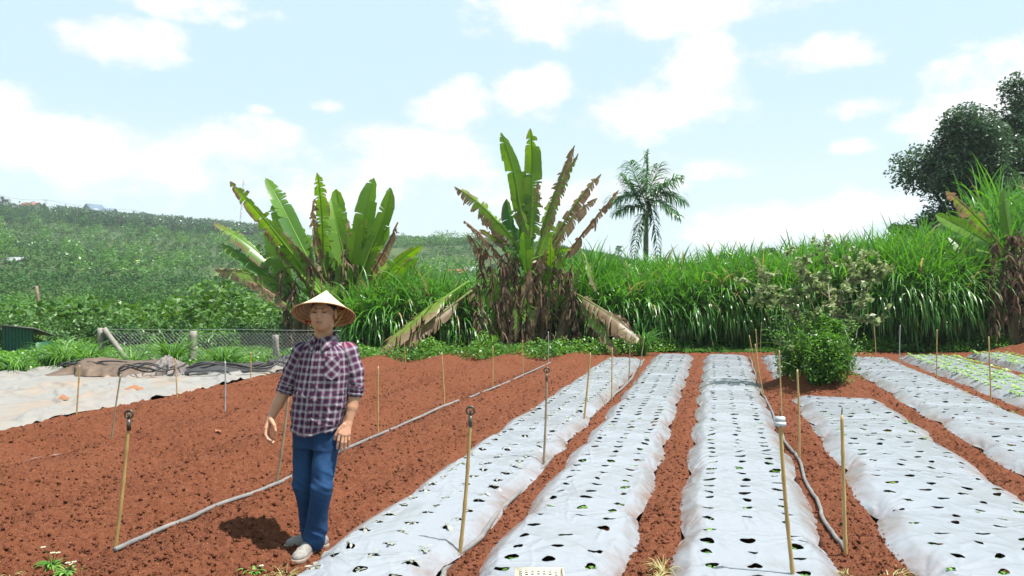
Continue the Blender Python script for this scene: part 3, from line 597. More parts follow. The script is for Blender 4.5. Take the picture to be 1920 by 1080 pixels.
#@@SECTION3
# ------------------------------------------------------------------ plants: builders
def rotz(V, a): return np.stack((V[:, 0] * math.cos(a) - V[:, 1] * math.sin(a), V[:, 0] * math.sin(a) + V[:, 1] * math.cos(a), V[:, 2]), 1)
def banana_leaf(p0, p1, w, arch, dry=0.0, tear=.4, seed=0, pet=.16, flip=0.0):
    tear = min(1, tear + .22)
    """blade between two points: midrib + torn V-folded halves. dry: 0 green .. 1 dead"""
    r = np.random.default_rng(seed); p0, p1 = np.array(p0, float), np.array(p1, float); L = np.linalg.norm(p1 - p0); n = 96
    mid = (p0 + p1) / 2 + np.array((r.normal(0, .03 * L), r.normal(0, .03 * L), arch * L)); t = np.linspace(0, 1, n)[:, None]
    P = (1 - t) ** 2 * p0 + 2 * t * (1 - t) * mid + t * t * p1; T = nrm(np.gradient(P, axis=0))
    yaw = r.uniform(-.6, .6) + flip; ltint = r.uniform(.1, 1); s0 = np.array((math.cos(yaw), math.sin(yaw), 0)); S = nrm(s0 - T * (T @ s0)[:, None]); N = np.cross(S, T); N = np.where(N[:, 2:3] < 0, -N, N); P = P + (np.clip(t - .55, 0, 1) ** 2) * np.array((r.normal(0, .5), r.normal(0, .5), -r.uniform(.05, .9))) * L * .42
    tt = t[:, 0]; u = np.clip((tt - pet) / (1 - pet), 0, 1); width = w * 1.0 * np.interp(u, [0, .05, .18, .5, .75, .92, 1], [0, .5, .92, 1, .84, .5, .06]) * .5
    gs = [tube(P, np.interp(tt, [0, 1], [.026, .004]) * max(.7, L / 2), 5)]; gs[0] = (gs[0][0], gs[0][1], gs[0][2], {'tint': np.full(len(gs[0][0]), .9), 'dry': np.full(len(gs[0][0]), dry * .8)})
    for sd in (-1, 1):
        k = int(pet * n); fold = r.uniform(.15, .5)
        while k < n - 1:
            e = min(n - 1, k + int(r.choice([2, 3, 5, 9, 14], p=[.42, .3, .15, .08, .05]) if r.random() < tear + dry else r.integers(14, 34)))
            kk = np.arange(k, e + 1); m = 6; c = np.linspace(0, 1, m)[None, :]; wd = width[kk][:, None] * (1 - .25 * dry * r.random()) * r.uniform(.72, 1.03)
            gapf = 1 - np.clip(c, 0, 1) ** 2 * (.08 + .3 * min(1, tear + dry)) * (1 if e - k < 9 else .2); cen = P[kk].mean(0)
            out = S[kk][:, None] * (wd * c)[..., None] * sd + N[kk][:, None] * (wd * c * fold)[..., None]
            along = T[kk][:, None] * (wd * c * .35)[..., None]
            V = P[kk][:, None] + out + along; mc = V.mean(0, keepdims=True); V = mc + (V - mc) * gapf[..., None]
            dr = (r.random() * .9 + .25) * (tear * .6 + dry); drop = dr * wd * c ** 1.8 * 1.1
            V[..., 2] -= drop; V = V - S[kk][:, None] * (drop * .45)[..., None] * sd
            cr_ = .012 + .03 * dry; V += (fbm(V[..., 0] * 11 + seed, V[..., 2] * 11, V[..., 1] * 11, o=2, seed=seed) - .5)[..., None] * cr_ * 2.2 * c[..., None]
            dv = np.clip(dry + (c ** 3) * (tear * .75) * r.random() + (tt[kk][:, None] ** 4) * tear * .4 + 0 * wd, 0, 1)
            gs.append((V.reshape(-1, 3), gridQ(len(kk), m), None, {'tint': np.full(V.shape[0] * m, np.clip(ltint + r.normal(0, .12), 0, 1)), 'dry': dv.ravel()})); k = e
    return merge(gs)
def dead_hang(top, L, w, seed, dx=0.0):
    """crumpled dead leaf hanging down from a point"""
    r = np.random.default_rng(seed); top = np.array(top, float); n = 26; t = np.linspace(0, 1, n); ang = r.uniform(0, 6.28)
    o = np.array((math.cos(ang), math.sin(ang) * .7, 0)) * r.uniform(.1, .32); P = top + o * (1 - np.exp(-4 * t))[:, None] + np.array((dx, 0, 0)) * t[:, None] + np.stack((t * 0, t * 0, -L * t + .18 * np.sin(t * 3) * (1 - t)), 1)
    P[:, 0] += (fbm(t * 5, t * 0 + seed, o=2, seed=seed) - .5) * .14; gs = [tube(P, .012, 4)]; gs[0] = (*gs[0][:3], {'tint': np.full(len(gs[0][0]), .3)})
    m = r.integers(26, 42); ti = r.uniform(.08, 1, m); B = np.stack([np.interp(ti, t, P[:, k]) for k in range(3)], 1); d = r.normal(0, 1, (m, 3)); d[:, 2] = -.6 - r.random(m)
    gs.append(blades(B, d, r.uniform(.12, .40, m), r.uniform(.025, w * .6, m), 1.6, K=4, prof=lambda q: np.interp(q, [0, .3, .7, 1], [.6, 1, .8, .25]), side=r.normal(0, 1, (m, 3)), tint=r.random(m) ** 1.3))
    return merge(gs)
LEAFN = [0]
def banana(name, label, stems, leaves, dead, seed):
    base = stems[0][0]; root = thing(name, label, 'banana plant', (base[0], base[1], base[2]))
    for b, t, r0 in stems:
        b, t = np.array(b, float), np.array(t, float); q = np.linspace(0, 1, 16)[:, None]; P = b + (t - b) * q; P[:, 0] += .05 * np.sin(q[:, 0] * 3 + b[0])
        rad = r0 * (1.1 - .45 * q[:, 0]) * (1 + .10 * (fbm(q[:, 0] * 9, q[:, 0] * 0 + b[0], o=2) - .5)); obj('trunk', tube(P, rad, 12), M['stem'], root)
    for L in leaves:
        p0, p1, w, arch, dry, tear = L; LEAFN[0] += 1
        obj('leaf', banana_leaf(p0, p1, w, arch, dry, tear, seed * 100 + LEAFN[0], flip=R.uniform(-.3, .3)), M['banana'], root)
    for k, (tp, ln, w, dx) in enumerate(dead): obj('dead_leaf', dead_hang(tp, ln, w, seed * 31 + k, dx), M['bananadry'], root)
    return root
# left clump, Y about 22
YL = 21.5
def LP(px, py, dy=0): return Wp(px, py, YL + dy)
g0 = terrain(np.array([-5.0]), np.array([YL]))[0]
c = (595, 560)
LV = [((600, 545), (450, 362), .55, .03, .15, .9), ((585, 560), (412, 421), .55, .04, .25, .6), ((595, 520), (507, 345), .62, .02, .0, .5), ((590, 540), (520, 400), .6, .05, .0, .4), ((605, 515), (594, 332), .55, .0, .05, .8),
      ((612, 520), (580, 378), .6, .0, .55, 1), ((630, 520), (640, 366), .55, -.02, 0, .15), ((650, 545), (697, 341), .62, .02, 0, .35), ((668, 540), (748, 364), .6, .03, 0, .45), ((655, 530), (622, 385), .6, .0, .0, .2),
      ((570, 560), (418, 500), .5, .06, .3, .8), ((575, 580), (430, 470), .5, .05, .1, .4), ((640, 600), (625, 452), .5, .02, 0, .1), ((650, 600), (672, 425), .45, -.02, 0, .1), ((640, 610), (690, 470), .55, .05, 0, .1),
      ((675, 590), (775, 468), .5, .05, .1, .5), ((680, 600), (770, 495), .5, .08, .05, .4), ((660, 580), (708, 400), .55, .02, 0, .2), ((670, 560), (748, 422), .4, .04, .95, 1), ((590, 560), (468, 400), .45, .05, .8, 1),
      ((560, 575), (505, 440), .5, .06, 0, .3), ((600, 590), (540, 470), .5, .05, .05, .3), ((690, 610), (745, 510), .5, .1, 0, .3), ((620, 560), (600, 430), .5, 0, 0, .3), ((560, 590), (470, 530), .4, .1, .5, .8), ((640, 560), (655, 420), .5, 0, .6, .9)]
LV += [((R.uniform(565, 680), R.uniform(540, 610)), (R.uniform(480, 760), R.uniform(400, 500)), R.uniform(.3, .5), R.uniform(.02, .14), R.choice((0, 0, .1, .3, .75)), R.uniform(.3, .9)) for _ in range(16)]
lv = [(LP(a[0], a[1], R.uniform(-.3, .3)), LP(b[0] + (b[0] - a[0]) * .08, b[1] + (b[1] - a[1]) * .12, R.uniform(-.9, .7)), w * 1.15, ar, dr, te) for a, b, w, ar, dr, te in LV]
st = [((Wp(px, 600, YL + d)[0], YL + d, g0 - .2), LP(px + dx, py, d), .13) for px, dx, py, d in ((600, -5, 545, 0), (560, 15, 565, .3), (645, 5, 570, -.2), (672, 0, 590, .4), (535, 25, 590, .2), (620, 5, 560, .6))]
dd = [(LP(R.uniform(520, 690), R.uniform(470, 600), R.uniform(-.4, .3)), R.uniform(.7, 1.5), .12, R.uniform(-.1, .1)) for _ in range(15)] + [(LP(px, py, -.3), ln, .13, 0) for px, py, ln in ((640, 450, 1.0), (545, 500, .9), (580, 570, 1.1), (538, 590, 1.2), (652, 480, .9))]
banana('banana_clump', 'green banana clump with upright broad leaves growing behind the man', st, lv, dd, 3)
# centre clump, tattered
YC = 21.0
def CP(px, py, dy=0): return Wp(px, py, YC + dy)
CV = [((990, 470), (957, 262), .55, -.02, .0, .55), ((992, 460), (997, 248), .55, .01, 0, .75), ((985, 480), (868, 356), .5, .06, .3, .9), ((1005, 480), (1066, 284), .45, -.02, .45, 1), ((1010, 480), (1078, 292), .42, .02, .2, 1),
      ((1015, 490), (1113, 333), .42, .04, .55, 1), ((1015, 500), (1100, 376), .45, .05, .5, 1), ((1035, 520), (1166, 358), .42, .06, .72, 1), ((985, 510), (985, 360), .45, 0, .0, .2), ((1000, 500), (1030, 380), .5, .0, .15, .6),
      ((975, 500), (895, 372), .4, .08, .7, 1), ((970, 520), (872, 415), .3, .12, 1, 1), ((1000, 520), (1055, 420), .5, .05, .15, .5), ((980, 500), (950, 380), .5, .02, .05, .5), ((985, 510), (1000, 372), .34, -.03, 0, .1),
      ((990, 530), (985, 440), .4, -.05, .0, .2), ((985, 560), (992, 600), .5, .12, .0, .6), ((915, 520), (880, 440), .3, .1, 1, 1), ((930, 600), (920, 500), .35, .05, .2, .6), ((1030, 610), (1028, 545), .3, 0, .0, .1),
      ((1040, 600), (1060, 520), .4, .03, .0, .5), ((935, 610), (970, 545), .4, .12, .0, .3), ((960, 640), (915, 560), .35, .1, 0, .4), ((1000, 470), (1010, 350), .45, .0, .3, .9), ((1000, 480), (965, 345), .4, .0, .35, .9)]
CV += [((R.uniform(950, 1040), R.uniform(500, 580)), (R.uniform(885, 1100), R.uniform(420, 520)), R.uniform(.25, .4), R.uniform(.05, .2), R.choice((.05, .3, .9, 1)), .9) for _ in range(12)]
cv = [(CP(a[0], a[1], R.uniform(-.2, .2)), CP(b[0] + (b[0] - a[0]) * .07, b[1] + (b[1] - a[1]) * .08, R.uniform(-.7, .5)), w * 1.15, ar, dr, te) for a, b, w, ar, dr, te in CV]
# two fallen leaves reaching to either side
cv += [(CP(880, 528, -.5), CP(684, 682, -2.2), 1.0, .05, .42, .95), (CP(885, 545, -.5), CP(720, 672, -2.0), .55, .03, .62, 1), (CP(1070, 545, -.4), CP(1196, 628, -1.6), .75, .06, .55, .8), (CP(1075, 550, -.4), CP(1150, 655, -1.5), .4, .02, .3, .7)]
gC = -.15
for _ in range(20):
    x0 = R.gauss(985, 52); y0 = R.uniform(470, 575); cv.append((CP(x0, y0, -.3), CP(x0 + R.uniform(-35, 35), y0 + R.uniform(55, 115), R.uniform(-.8, 0)), R.uniform(.22, .42), R.uniform(.0, .3), R.choice((1, 1, .3, .0)), 1))
st = [((CP(px, 600, d)[0], YC + d, gC - .2), CP(px + dx, py, d), .14) for px, dx, py, d in ((990, 0, 470, 0), (935, -55, 540, -.2), (965, 5, 530, .3), (1035, 35, 545, 0), (1010, 10, 520, .4), (950, -10, 560, .5))]
dd = [(CP(R.gauss(990, 46), R.uniform(470, 610), R.uniform(-.6, .3)), R.uniform(.5, 1.3), .12, R.uniform(-.2, .2)) for _ in range(16)]
dd += [(CP(px, py, -.5), ln, .15, dx) for px, py, ln, dx in ((870, 530, 1.5, -.1), (858, 540, 1.3, -.2), (885, 445, 1.3, .1), (905, 460, 1.4, 0), (900, 520, 1.5, .1), (930, 480, 1.2, .1), (1050, 470, 1.4, 0), (1070, 480, 1.6, 0), (1062, 545, 1.7, .05), (1080, 540, 1.5, .2), (1105, 600, 1.0, .05), (1100, 655, .5, .0), (1045, 560, 1.5, 0), (1018, 540, 1.6, 0), (985, 570, 1.4, 0), (995, 590, 1.2, 0), (960, 560, 1.5, 0), (935, 560, 1.4, 0), (1088, 560, 1.3, .1), (848, 560, 1.3, -.1), (1150, 590, .4, .1), (1175, 610, .3, .05))]
banana('banana_clump', 'half dead tattered banana clump with brown hanging leaves in the centre', st, cv, dd, 5)
# right plant at the picture edge
YR = 20.9
def RP(px, py, dy=0): return Wp(px, py, YR + dy)
RV = [((1885, 470), (1770, 355), .5, .1, .35, .8), ((1890, 480), (1745, 400), .5, .1, .0, .3), ((1870, 560), (1780, 440), .5, .05, 0, .2), ((1895, 460), (1880, 350), .4, .02, .0, .5), ((1900, 480), (1990, 380), .5, .1, .1, .6), ((1905, 500), (2010, 450), .5, .1, .3, .7), ((1890, 490), (1800, 470), .4, .2, .1, .5), ((1905, 480), (1935, 400), .4, 0, 0, .4)]
rv = [(RP(a[0], a[1]), RP(b[0], b[1], R.uniform(-.6, .6)), w, ar, dr, te) for a, b, w, ar, dr, te in RV]
st = [((RP(px, 600, d)[0], YR + d, -.1), RP(px, py, d), .15) for px, py, d in ((1895, 480, 0), (1935, 500, .3))]
dd = [(RP(R.uniform(1865, 1925), R.uniform(430, 550), R.uniform(-.6, .0)), R.uniform(.9, 1.7), .16, R.uniform(-.05, .05)) for _ in range(26)]
banana('banana_plant', 'banana plant with a thick skirt of brown dead leaves at the right edge', st, rv, dd, 9)

# ------------------------------------------------------------------ tall grass
def napier(name, label, prof_, nb, seed, depth=3.2, lean=(-.25, -.65), wide=1.0):
    """prof_: list of (px, top row, front Y). Culms fill a band behind the front line."""
    r = np.random.default_rng(seed); pf = np.array(prof_, float); gs = []
    px = r.uniform(pf[0, 0], pf[-1, 0], nb); top = np.interp(px, pf[:, 0], pf[:, 1]); Yf = np.interp(px, pf[:, 0], pf[:, 2]); dd_ = r.random(nb) ** 1.3 * depth; Y = Yf + dd_
    X = (px - 960) / F * Y; zt = H - (top - HY) / F * (Yf + depth * .6); ht = zt * (.785 + .22 * r.random(nb)) * np.clip(.78 + dd_ / depth * .35, 0, 1); gz_ = -.15
    B = np.stack((X, Y, np.full(nb, gz_)), 1); ln = np.stack((r.normal(0, .07, nb), r.normal(-.03, .06, nb) - .26 * np.clip(1 - dd_ / 1.2, 0, 1), np.ones(nb)), 1); ht = ht * (.86 + .5 * (fbm(X * .9, Y * .9, o=3, seed=seed + 70) - .35)) / np.sqrt(1 + .07 * np.clip(1 - dd_ / 1.2, 0, 1)); 
    gs.append(blades(B, ln, ht * .93, .022, .03, K=4, prof=lambda q: np.interp(q, [0, 1], [1, .5]), side=np.tile((1., .2, 0), (nb, 1)), tint=r.random(nb) * .5))
    for lv_ in range(10):
        f = .16 + .84 * (lv_ + r.random(nb)) / 10; low = f < .55
        if lv_ < 4: sel = r.random(nb) < .05
        elif lv_ < 5: sel = r.random(nb) < .35
        else: sel = np.ones(nb, bool)
        p = B + ln * (ht * f)[:, None] * .9; a = r.uniform(0, 6.283, nb); front = np.sin(a) * .8 + lean[1] * (dd_ < depth * .5) * .7
        el = np.interp(f, [.2, .6, .85, 1], [.35, .7, 1.5, 3.2]) * r.uniform(.8, 1.2, nb)
        d = np.stack((np.cos(a) + lean[0] * .3, front, el), 1); L = np.interp(f, [0, .5, .9, 1.05], [.5, .7, 1.15, .8]) * r.uniform(.7, 1.25, nb) * wide
        g = np.interp(f, [.2, .7, .88, 1], [3.0, 2.4, 1.25, .22]) * r.uniform(.6, 1.3, nb); s = sel
        gs.append(blades(p[s], d[s], L[s], .043 * r.uniform(.6, 1.4, s.sum()), g[s], K=6, tint=np.clip(.1 + .6 * f[s] + .5 * (fbm(X[s] * 1.1, Y[s] * 1.1, o=2, seed=seed + 5) - .4) + r.normal(0, .17, s.sum()), 0, 1))); gs[-1][3]['dry'] = np.repeat((r.random(s.sum()) < np.where(f[s] < .6, .13, .035)).astype(float), 14)  # tint darkens low blades and lightens tops, painting in the shade
    return solo(name, merge(gs), M['napier'], label, 'tall grass', kind='stuff')
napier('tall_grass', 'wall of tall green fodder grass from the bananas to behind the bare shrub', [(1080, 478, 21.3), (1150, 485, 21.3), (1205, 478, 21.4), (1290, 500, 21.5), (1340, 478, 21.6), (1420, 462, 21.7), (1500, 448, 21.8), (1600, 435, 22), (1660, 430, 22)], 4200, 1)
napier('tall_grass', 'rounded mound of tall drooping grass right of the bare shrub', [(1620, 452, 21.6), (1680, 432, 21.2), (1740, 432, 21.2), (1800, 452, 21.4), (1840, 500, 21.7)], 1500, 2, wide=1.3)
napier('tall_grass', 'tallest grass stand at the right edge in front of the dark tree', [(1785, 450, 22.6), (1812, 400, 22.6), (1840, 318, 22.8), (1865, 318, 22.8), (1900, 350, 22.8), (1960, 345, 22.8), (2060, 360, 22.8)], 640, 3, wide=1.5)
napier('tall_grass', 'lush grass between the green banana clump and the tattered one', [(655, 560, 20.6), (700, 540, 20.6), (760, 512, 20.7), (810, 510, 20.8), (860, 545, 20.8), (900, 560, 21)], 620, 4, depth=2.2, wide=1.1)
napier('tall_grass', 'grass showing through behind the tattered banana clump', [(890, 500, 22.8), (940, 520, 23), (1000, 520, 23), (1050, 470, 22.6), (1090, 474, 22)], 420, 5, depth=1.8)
def tuft(px, py, h, n, m, label, seed, spread=.6, w=.02, cat='grass tuft', name='grass_tuft', z=None, grav=1.2):
    r = np.random.default_rng(seed); b = G(px, py); z = b[2] if z is None else z; B = np.tile((b[0], b[1], z - .03), (n, 1)) + r.normal(0, .05 * h, (n, 3)) * (1, 1, 0)
    a = r.uniform(0, 6.28, n); d = np.stack((np.cos(a) * spread, np.sin(a) * spread, r.uniform(.7, 1.4, n)), 1)
    return solo(name, blades(B, d, h * r.uniform(.6, 1.25, n), w, grav * r.uniform(.6, 1.3, n), K=6), m, label, cat)
tuft(418, 690, .85, 120, M['weed'], 'bright green grass tuft in front of the wire fence, right of the concrete post', 3, w=.03); tuft(320, 686, .95, 170, M['weed'], 'pale straw-green grass tuft left of the leaning concrete post', 4, .5)
tuft(250, 690, .7, 90, M['weed'], 'small grass tuft under the slanting fence brace', 8); tuft(1205, 668, .95, 90, M['napier'], 'young grass clump at the end of the second mulch sheet under the drooping leaf', 7, .4, .035)
tuft(1345, 655, .8, 60, M['napier'], 'low grass sprout at the foot of the tall grass wall beyond the middle sheet', 9, .6, .03); tuft(30, 700, .6, 120, M['weed'], 'tall weedy grass tuft in front of the green shed', 10, .6, .025)
tuft(120, 688, 1.0, 220, M['weed'], 'tangled grass tuft between the green shed and the fence', 12, .7, .022); tuft(165, 690, .9, 160, M['weed'], 'grass tuft left of the fence corner post', 14, .7, .02)
# weed masses: leafy ground cover
def cover(name, label, rows, n, m, seed, hz=.35, L=.085, kind='stuff', cat='weeds'):
    r = np.random.default_rng(seed); R_ = np.array(rows, float); px = r.uniform(R_[0, 0], R_[-1, 0], n); Y = np.interp(px, R_[:, 0], R_[:, 1]) + r.random(n) * np.interp(px, R_[:, 0], R_[:, 2]); hh = np.interp(px, R_[:, 0], R_[:, 3])
    X = (px - 960) / F * Y; lump = fbm(X * 1.5, Y * 1.5, o=3, seed=seed); z = -.03 + (hh + .04) * (lump * 1.3) * r.random(n) ** .6
    rim = (Y - np.interp(px, R_[:, 0], R_[:, 1])); z = np.minimum(z, .05 + rim * 1.2)
    if R_.shape[1] > 4: z = z + np.interp(px, R_[:, 0], R_[:, 4])
    return solo(name, cards(np.stack((X, Y, z), 1), L * r.uniform(.6, 1.3, n), L * .55, up=.35, tint=np.clip(lump * 1.4 - .2 + r.normal(0, .2, n), 0, 1)), m, label, cat, kind=kind)
cover('ground_vines', 'leafy low vines along the field edge under the tattered bananas', [(640, 18.3, 3, .35), (700, 18.2, 2.6, .4), (900, 18.6, 2.6, .55), (1050, 19.0, 2.4, .6), (1120, 19.6, 2, .5), (1220, 20.4, 1.5, .45), (1300, 20.9, 1, .3)], 16000, M['weed'], 3)
cover('ground_vines', 'leafy weeds at the shaded foot of the tall grass wall', [(1280, 20.5, 1.4, .14), (1500, 20.6, 1.4, .18), (1640, 20.6, 1.6, .45), (1760, 20.5, 1.6, .6), (1900, 20.3, 2, .7), (2000, 20.3, 2, .7)], 16000, M['weed'], 4)
cover('weeds', 'mixed green weeds between the pale cloth and the wire fence', [(-120, 15.5, 4, .35), (30, 15.8, 4, .32), (70, 16.4, 4, .45), (110, 17.2, 3, .45), (200, 17.0, 5, .14), (300, 17.0, 5, .15), (420, 17.0, 5, .16), (560, 17.1, 5, .2), (650, 18.2, 3, .4)], 42000, M['weed'], 5, L=.09)
def weedgrass():
    r = np.random.default_rng(77); n = 5200; px = r.uniform(-60, 640, n); Y = 17.2 + r.random(n) * 3 - np.clip(60 - px, 0, 60) / 60 * 1.5; X = (px - 960) / F * Y; B = np.stack((X, Y, np.full(n, -.1)), 1); a = r.uniform(0, 6.28, n)
    cl = fbm(X * 1.3, Y * 1.3, o=2, seed=5); return solo('weed_grass', blades(B, np.stack((np.cos(a) * .5, np.sin(a) * .5, np.full(n, 1.)), 1), (.3 + .7 * cl) * np.interp(px, [60, 90, 150, 200, 500], [.5, 1, 1, .42, .42]) * r.uniform(.5, 1.2, n), .017, 1.0, K=4), M['weed'], 'rough grass growing along the foot of the wire fence', 'grass', kind='stuff')
weedgrass()

# ------------------------------------------------------------------ bushes and coffee
def bush(name, label, cat, X, Y, z, rx, h, n, L, m, seed, group=None, lobes=9, droop=.5, stems=True, wl=.36):
    r = np.random.default_rng(seed); root = thing(name, label, cat, (X, Y, z), group)
    lc = np.stack((r.normal(0, .42, lobes) * rx, r.normal(0, .42, lobes) * rx, r.uniform(.35, .85, lobes) * h), 1); lr = r.uniform(.32, .5, lobes) * min(rx, h) * 1.1
    i = r.integers(0, lobes, n); d = nrm(r.normal(0, 1, (n, 3))); C = lc[i] + d * (lr[i] * r.uniform(.55, 1.06, n))[:, None]; C[:, 2] = np.abs(C[:, 2]); C += (X, Y, z)
    D = d * (.8, .8, .35) + r.normal(0, .45, (n, 3)); obj('foliage', cards(C, L * r.uniform(.6, 1.2, n), L * wl, droop=droop, D=D, tint=np.clip(r.normal(.4, .25, n) + (r.random(lobes) - .5)[i] * .5, 0, 1)), m, root)
    if stems: obj('stem', merge([tube(cr([(X, Y, z - .1), (X + lc[k, 0] * .3, Y + lc[k, 1] * .3, z + lc[k, 2] * .5), (X + lc[k, 0], Y + lc[k, 1], z + lc[k, 2])], 8), np.linspace(.03, .01, 8), 5) for k in range(min(lobes, 6))]), M['wood'], root)
    return root
def tz(X, Y): return float(terrain(np.array([float(X)]), np.array([float(Y)]))[0])
CB = [('dark coffee bush directly behind the fence corner post', 215, 22.5, 620), ('coffee bush behind the slanting fence brace', 262, 22.8, 612), ('bushy coffee plant left of the leaning concrete post', 320, 22.6, 612), ('glossy coffee bush behind the leaning concrete post', 375, 22.7, 610),
      ('coffee bush seen through the wire right of the concrete post', 430, 22.8, 608), ('coffee bush seen through the wire near the man', 485, 22.7, 606), ('coffee bush just left of the straw hat', 540, 22.4, 600), ('dark bush above the green shed', 60, 22.5, 590),
      ('coffee bush rising right of the green shed', 120, 22.4, 602), ('coffee bush between the shed and the fence', 168, 22.2, 608), ('yellowish leafy shrub at the fence top beside the concrete post', 395, 21.3, 612), ('bush at the left edge above the shed', 0, 22.6, 585)]
for k, (lab, px, Y, ty) in enumerate(CB):
    X = (px - 960) / F * Y; z = tz(X, Y) - .1; zt = H - (ty - 8 - HY) / F * Y; bush('coffee_bush', lab, 'bush', X, Y, z, .95, (zt - z) * .85, 2200, .15, M['coffee'] if 'yellowish' not in lab else M['weed'], 60 + k, 'coffee bushes behind the wire fence')
VB = [('rounded yellow-green shrub in the valley above the fence corner', 150, 60, 548), ('taller leafy shrub in the valley above the fence', 205, 56, 530), ('broad pale green shrub in the valley above the leaning post', 290, 62, 545), ('low dark shrub in the valley right of the leaning pole', 120, 52, 556), ('bushy shrub in the valley near the banana leaf tips', 395, 60, 552), ('dark shrub in the valley left of the banana clump', 455, 64, 553), ('shrub at the left edge beyond the leaning pole', 18, 55, 548), ('grey-green shrub between the valley shrubs and the slope', 245, 75, 535)]
for k, (lab, px, Y, ty) in enumerate(VB):
    X = (px - 960) / F * Y; z = tz(X, Y) - .1; zt = H - (ty - HY) / F * Y; bush('valley_shrub', lab, 'bush', X, Y, z, 1.7, (zt - z) * .9, 2600, .24, M['hillbush' if k % 3 else 'weed'], 160 + k, 'shrubs in the valley', lobes=12)
def bushfield(name, label, P, size, nl, L, m, seed, hgt=1.0, kind='stuff', cat='bushes', tintf=None, sun=.5):
    r = np.random.default_rng(seed); n = len(P); sz = size * r.uniform(.75, 1.25, n); d = nrm(r.normal(0, 1, (n, nl, 3))); d[..., 2] = np.abs(d[..., 2]) * 1.1 - .15
    C = P[:, None] + d * (sz[:, None] * r.uniform(.55, 1.05, (n, nl)))[..., None] * (1, 1, hgt); tn = (r.random(n) if tintf is None else tintf)[:, None] + r.normal(0, .18, (n, nl))
    D = d + r.normal(0, .6, (n, nl, 3)); return solo(name, cards(C.reshape(-1, 3), (L * r.uniform(.6, 1.3, n * nl)), L * .7, droop=.15, D=D.reshape(-1, 3), tint=np.clip(tn.ravel(), 0, 1)), m, label, cat, kind=kind)
def scatter(Y0, Y1, sp, p0, p1, seed, rows=True, jit=.25):
    r = np.random.default_rng(seed); out = []; a0 = .35; ca, sa = math.cos(a0), math.sin(a0)
    X0 = min((p0 - 960) / F * Y0, (p0 - 960) / F * Y1); X1 = max((p1 - 960) / F * Y0, (p1 - 960) / F * Y1)
    g = np.arange(-900, 900, sp); gx, gy = np.meshgrid(g, np.arange(-900, 900, sp * (1.5 if rows else 1))); gx = gx + r.normal(0, jit * sp, gx.shape); gy = gy + r.normal(0, jit * sp * (.4 if rows else 1), gy.shape)
    X, Y = gx * ca - gy * sa, gx * sa + gy * ca; px = 960 + F * X / np.maximum(Y, 1); k = (Y > Y0) & (Y < Y1) & (px > p0) & (px < p1); X, Y = X[k], Y[k]
    return np.stack((X, Y, terrain(X, Y)), 1)
P = scatter(24.5, 55, 1.9, -150, 760, 1); P = P[(960 + F * P[:, 0] / P[:, 1] < 760)]; bushfield('coffee_field', 'dense glossy coffee bushes in the hollow beyond the fence', P + (0, 0, .9), 1.15, 330, .22, M['coffee'], 5, tintf=np.clip(fbm(P[:, 0] * .1, P[:, 1] * .1, o=3, seed=3) * 1.3 - .2, 0, 1))
P = scatter(55, 125, 2.5, -150, 1000, 2); bushfield('coffee_field', 'green shrubs and coffee at the bottom of the valley', P + (0, 0, .8), 1.35, 130, .38, M['hillbush'], 6, tintf=fbm(P[:, 0] * .05, P[:, 1] * .05, o=3, seed=8))
P = scatter(125, 425, 3.0, -200, 1330, 3, jit=.12); tn = fbm(P[:, 0] * .02, P[:, 1] * .02, o=4, seed=9)
gapn = fbm(P[:, 0] * .03 + 50, P[:, 1] * .03, o=3, seed=19); r_ = np.random.default_rng(5)
keep = (gapn < .62) | (r_.random(len(P)) < .35)
rowp = np.array([Wp(x, y, 1) for x, y in ((262, 482), (245, 500))]);
def inpatch(P, pts, half):
    px = 960 + F * P[:, 0] / P[:, 1]; py = HY + F * (H - P[:, 2]) / P[:, 1]; (x0, y0), (x1, y1) = pts; t = np.clip(((px - x0) * (x1 - x0) + (py - y0) * (y1 - y0)) / ((x1 - x0) ** 2 + (y1 - y0) ** 2), 0, 1); return np.hypot(px - x0 - t * (x1 - x0), py - y0 - t * (y1 - y0)) < half
# two grassy strips between the rows on the far slope, worn as plain ground patches
STR = [((265, 478), (255, 500), 4.5, 'upper left pale grass strip between coffee rows on the far slope'), ((416, 506), (406, 520), 4.5, 'small pale grass strip on the slope near the banana leaf tips')]
for a, b, h_, lab in STR: keep &= ~inpatch(P, (a, b), h_ + 2)
P = P[keep]; tn = tn[keep]
far = np.clip((P[:, 1] - 330) / 60, 0, 1)
bushfield('coffee_slope', 'rows of small coffee bushes covering the far hillside', P + (0, 0, .5), 1.25, 60, .55, M['hillbush'], 7, tintf=np.clip(tn * 1.5 - .35 - .25 * far, 0, 1))
def hillray(px, py):
    Ys = np.linspace(100, 428, 1500); X = (px - 960) / F * Ys; z = terrain(X, Ys); pr = HY + F * (H - z) / Ys; k = np.argmax(pr < py) if (pr < py).any() else 1420; return np.array((X[k], Ys[k], z[k]))
M['palegrass'] = plain('pale_grass', (.17, .24, .06), .9, c2=(.22, .27, .09), scale=.8)
for a, b, h_, lab in STR:
    q = [hillray(a[0] - h_, a[1]), hillray(a[0] + h_, a[1]), hillray(b[0] + h_, b[1]), hillray(b[0] - h_, b[1])]; V = []
    for v in np.linspace(0, 1, 12):
        for u in np.linspace(0, 1, 5):
            p = (q[0] * (1 - u) + q[1] * u) * (1 - v) + (q[3] * (1 - u) + q[2] * u) * v; p[2] = tz(p[0], p[1]) + .35; V.append(p)
    solo('grass_strip', (V, gridQ(12, 5)), M['palegrass'], lab, 'grass strip', kind='structure')
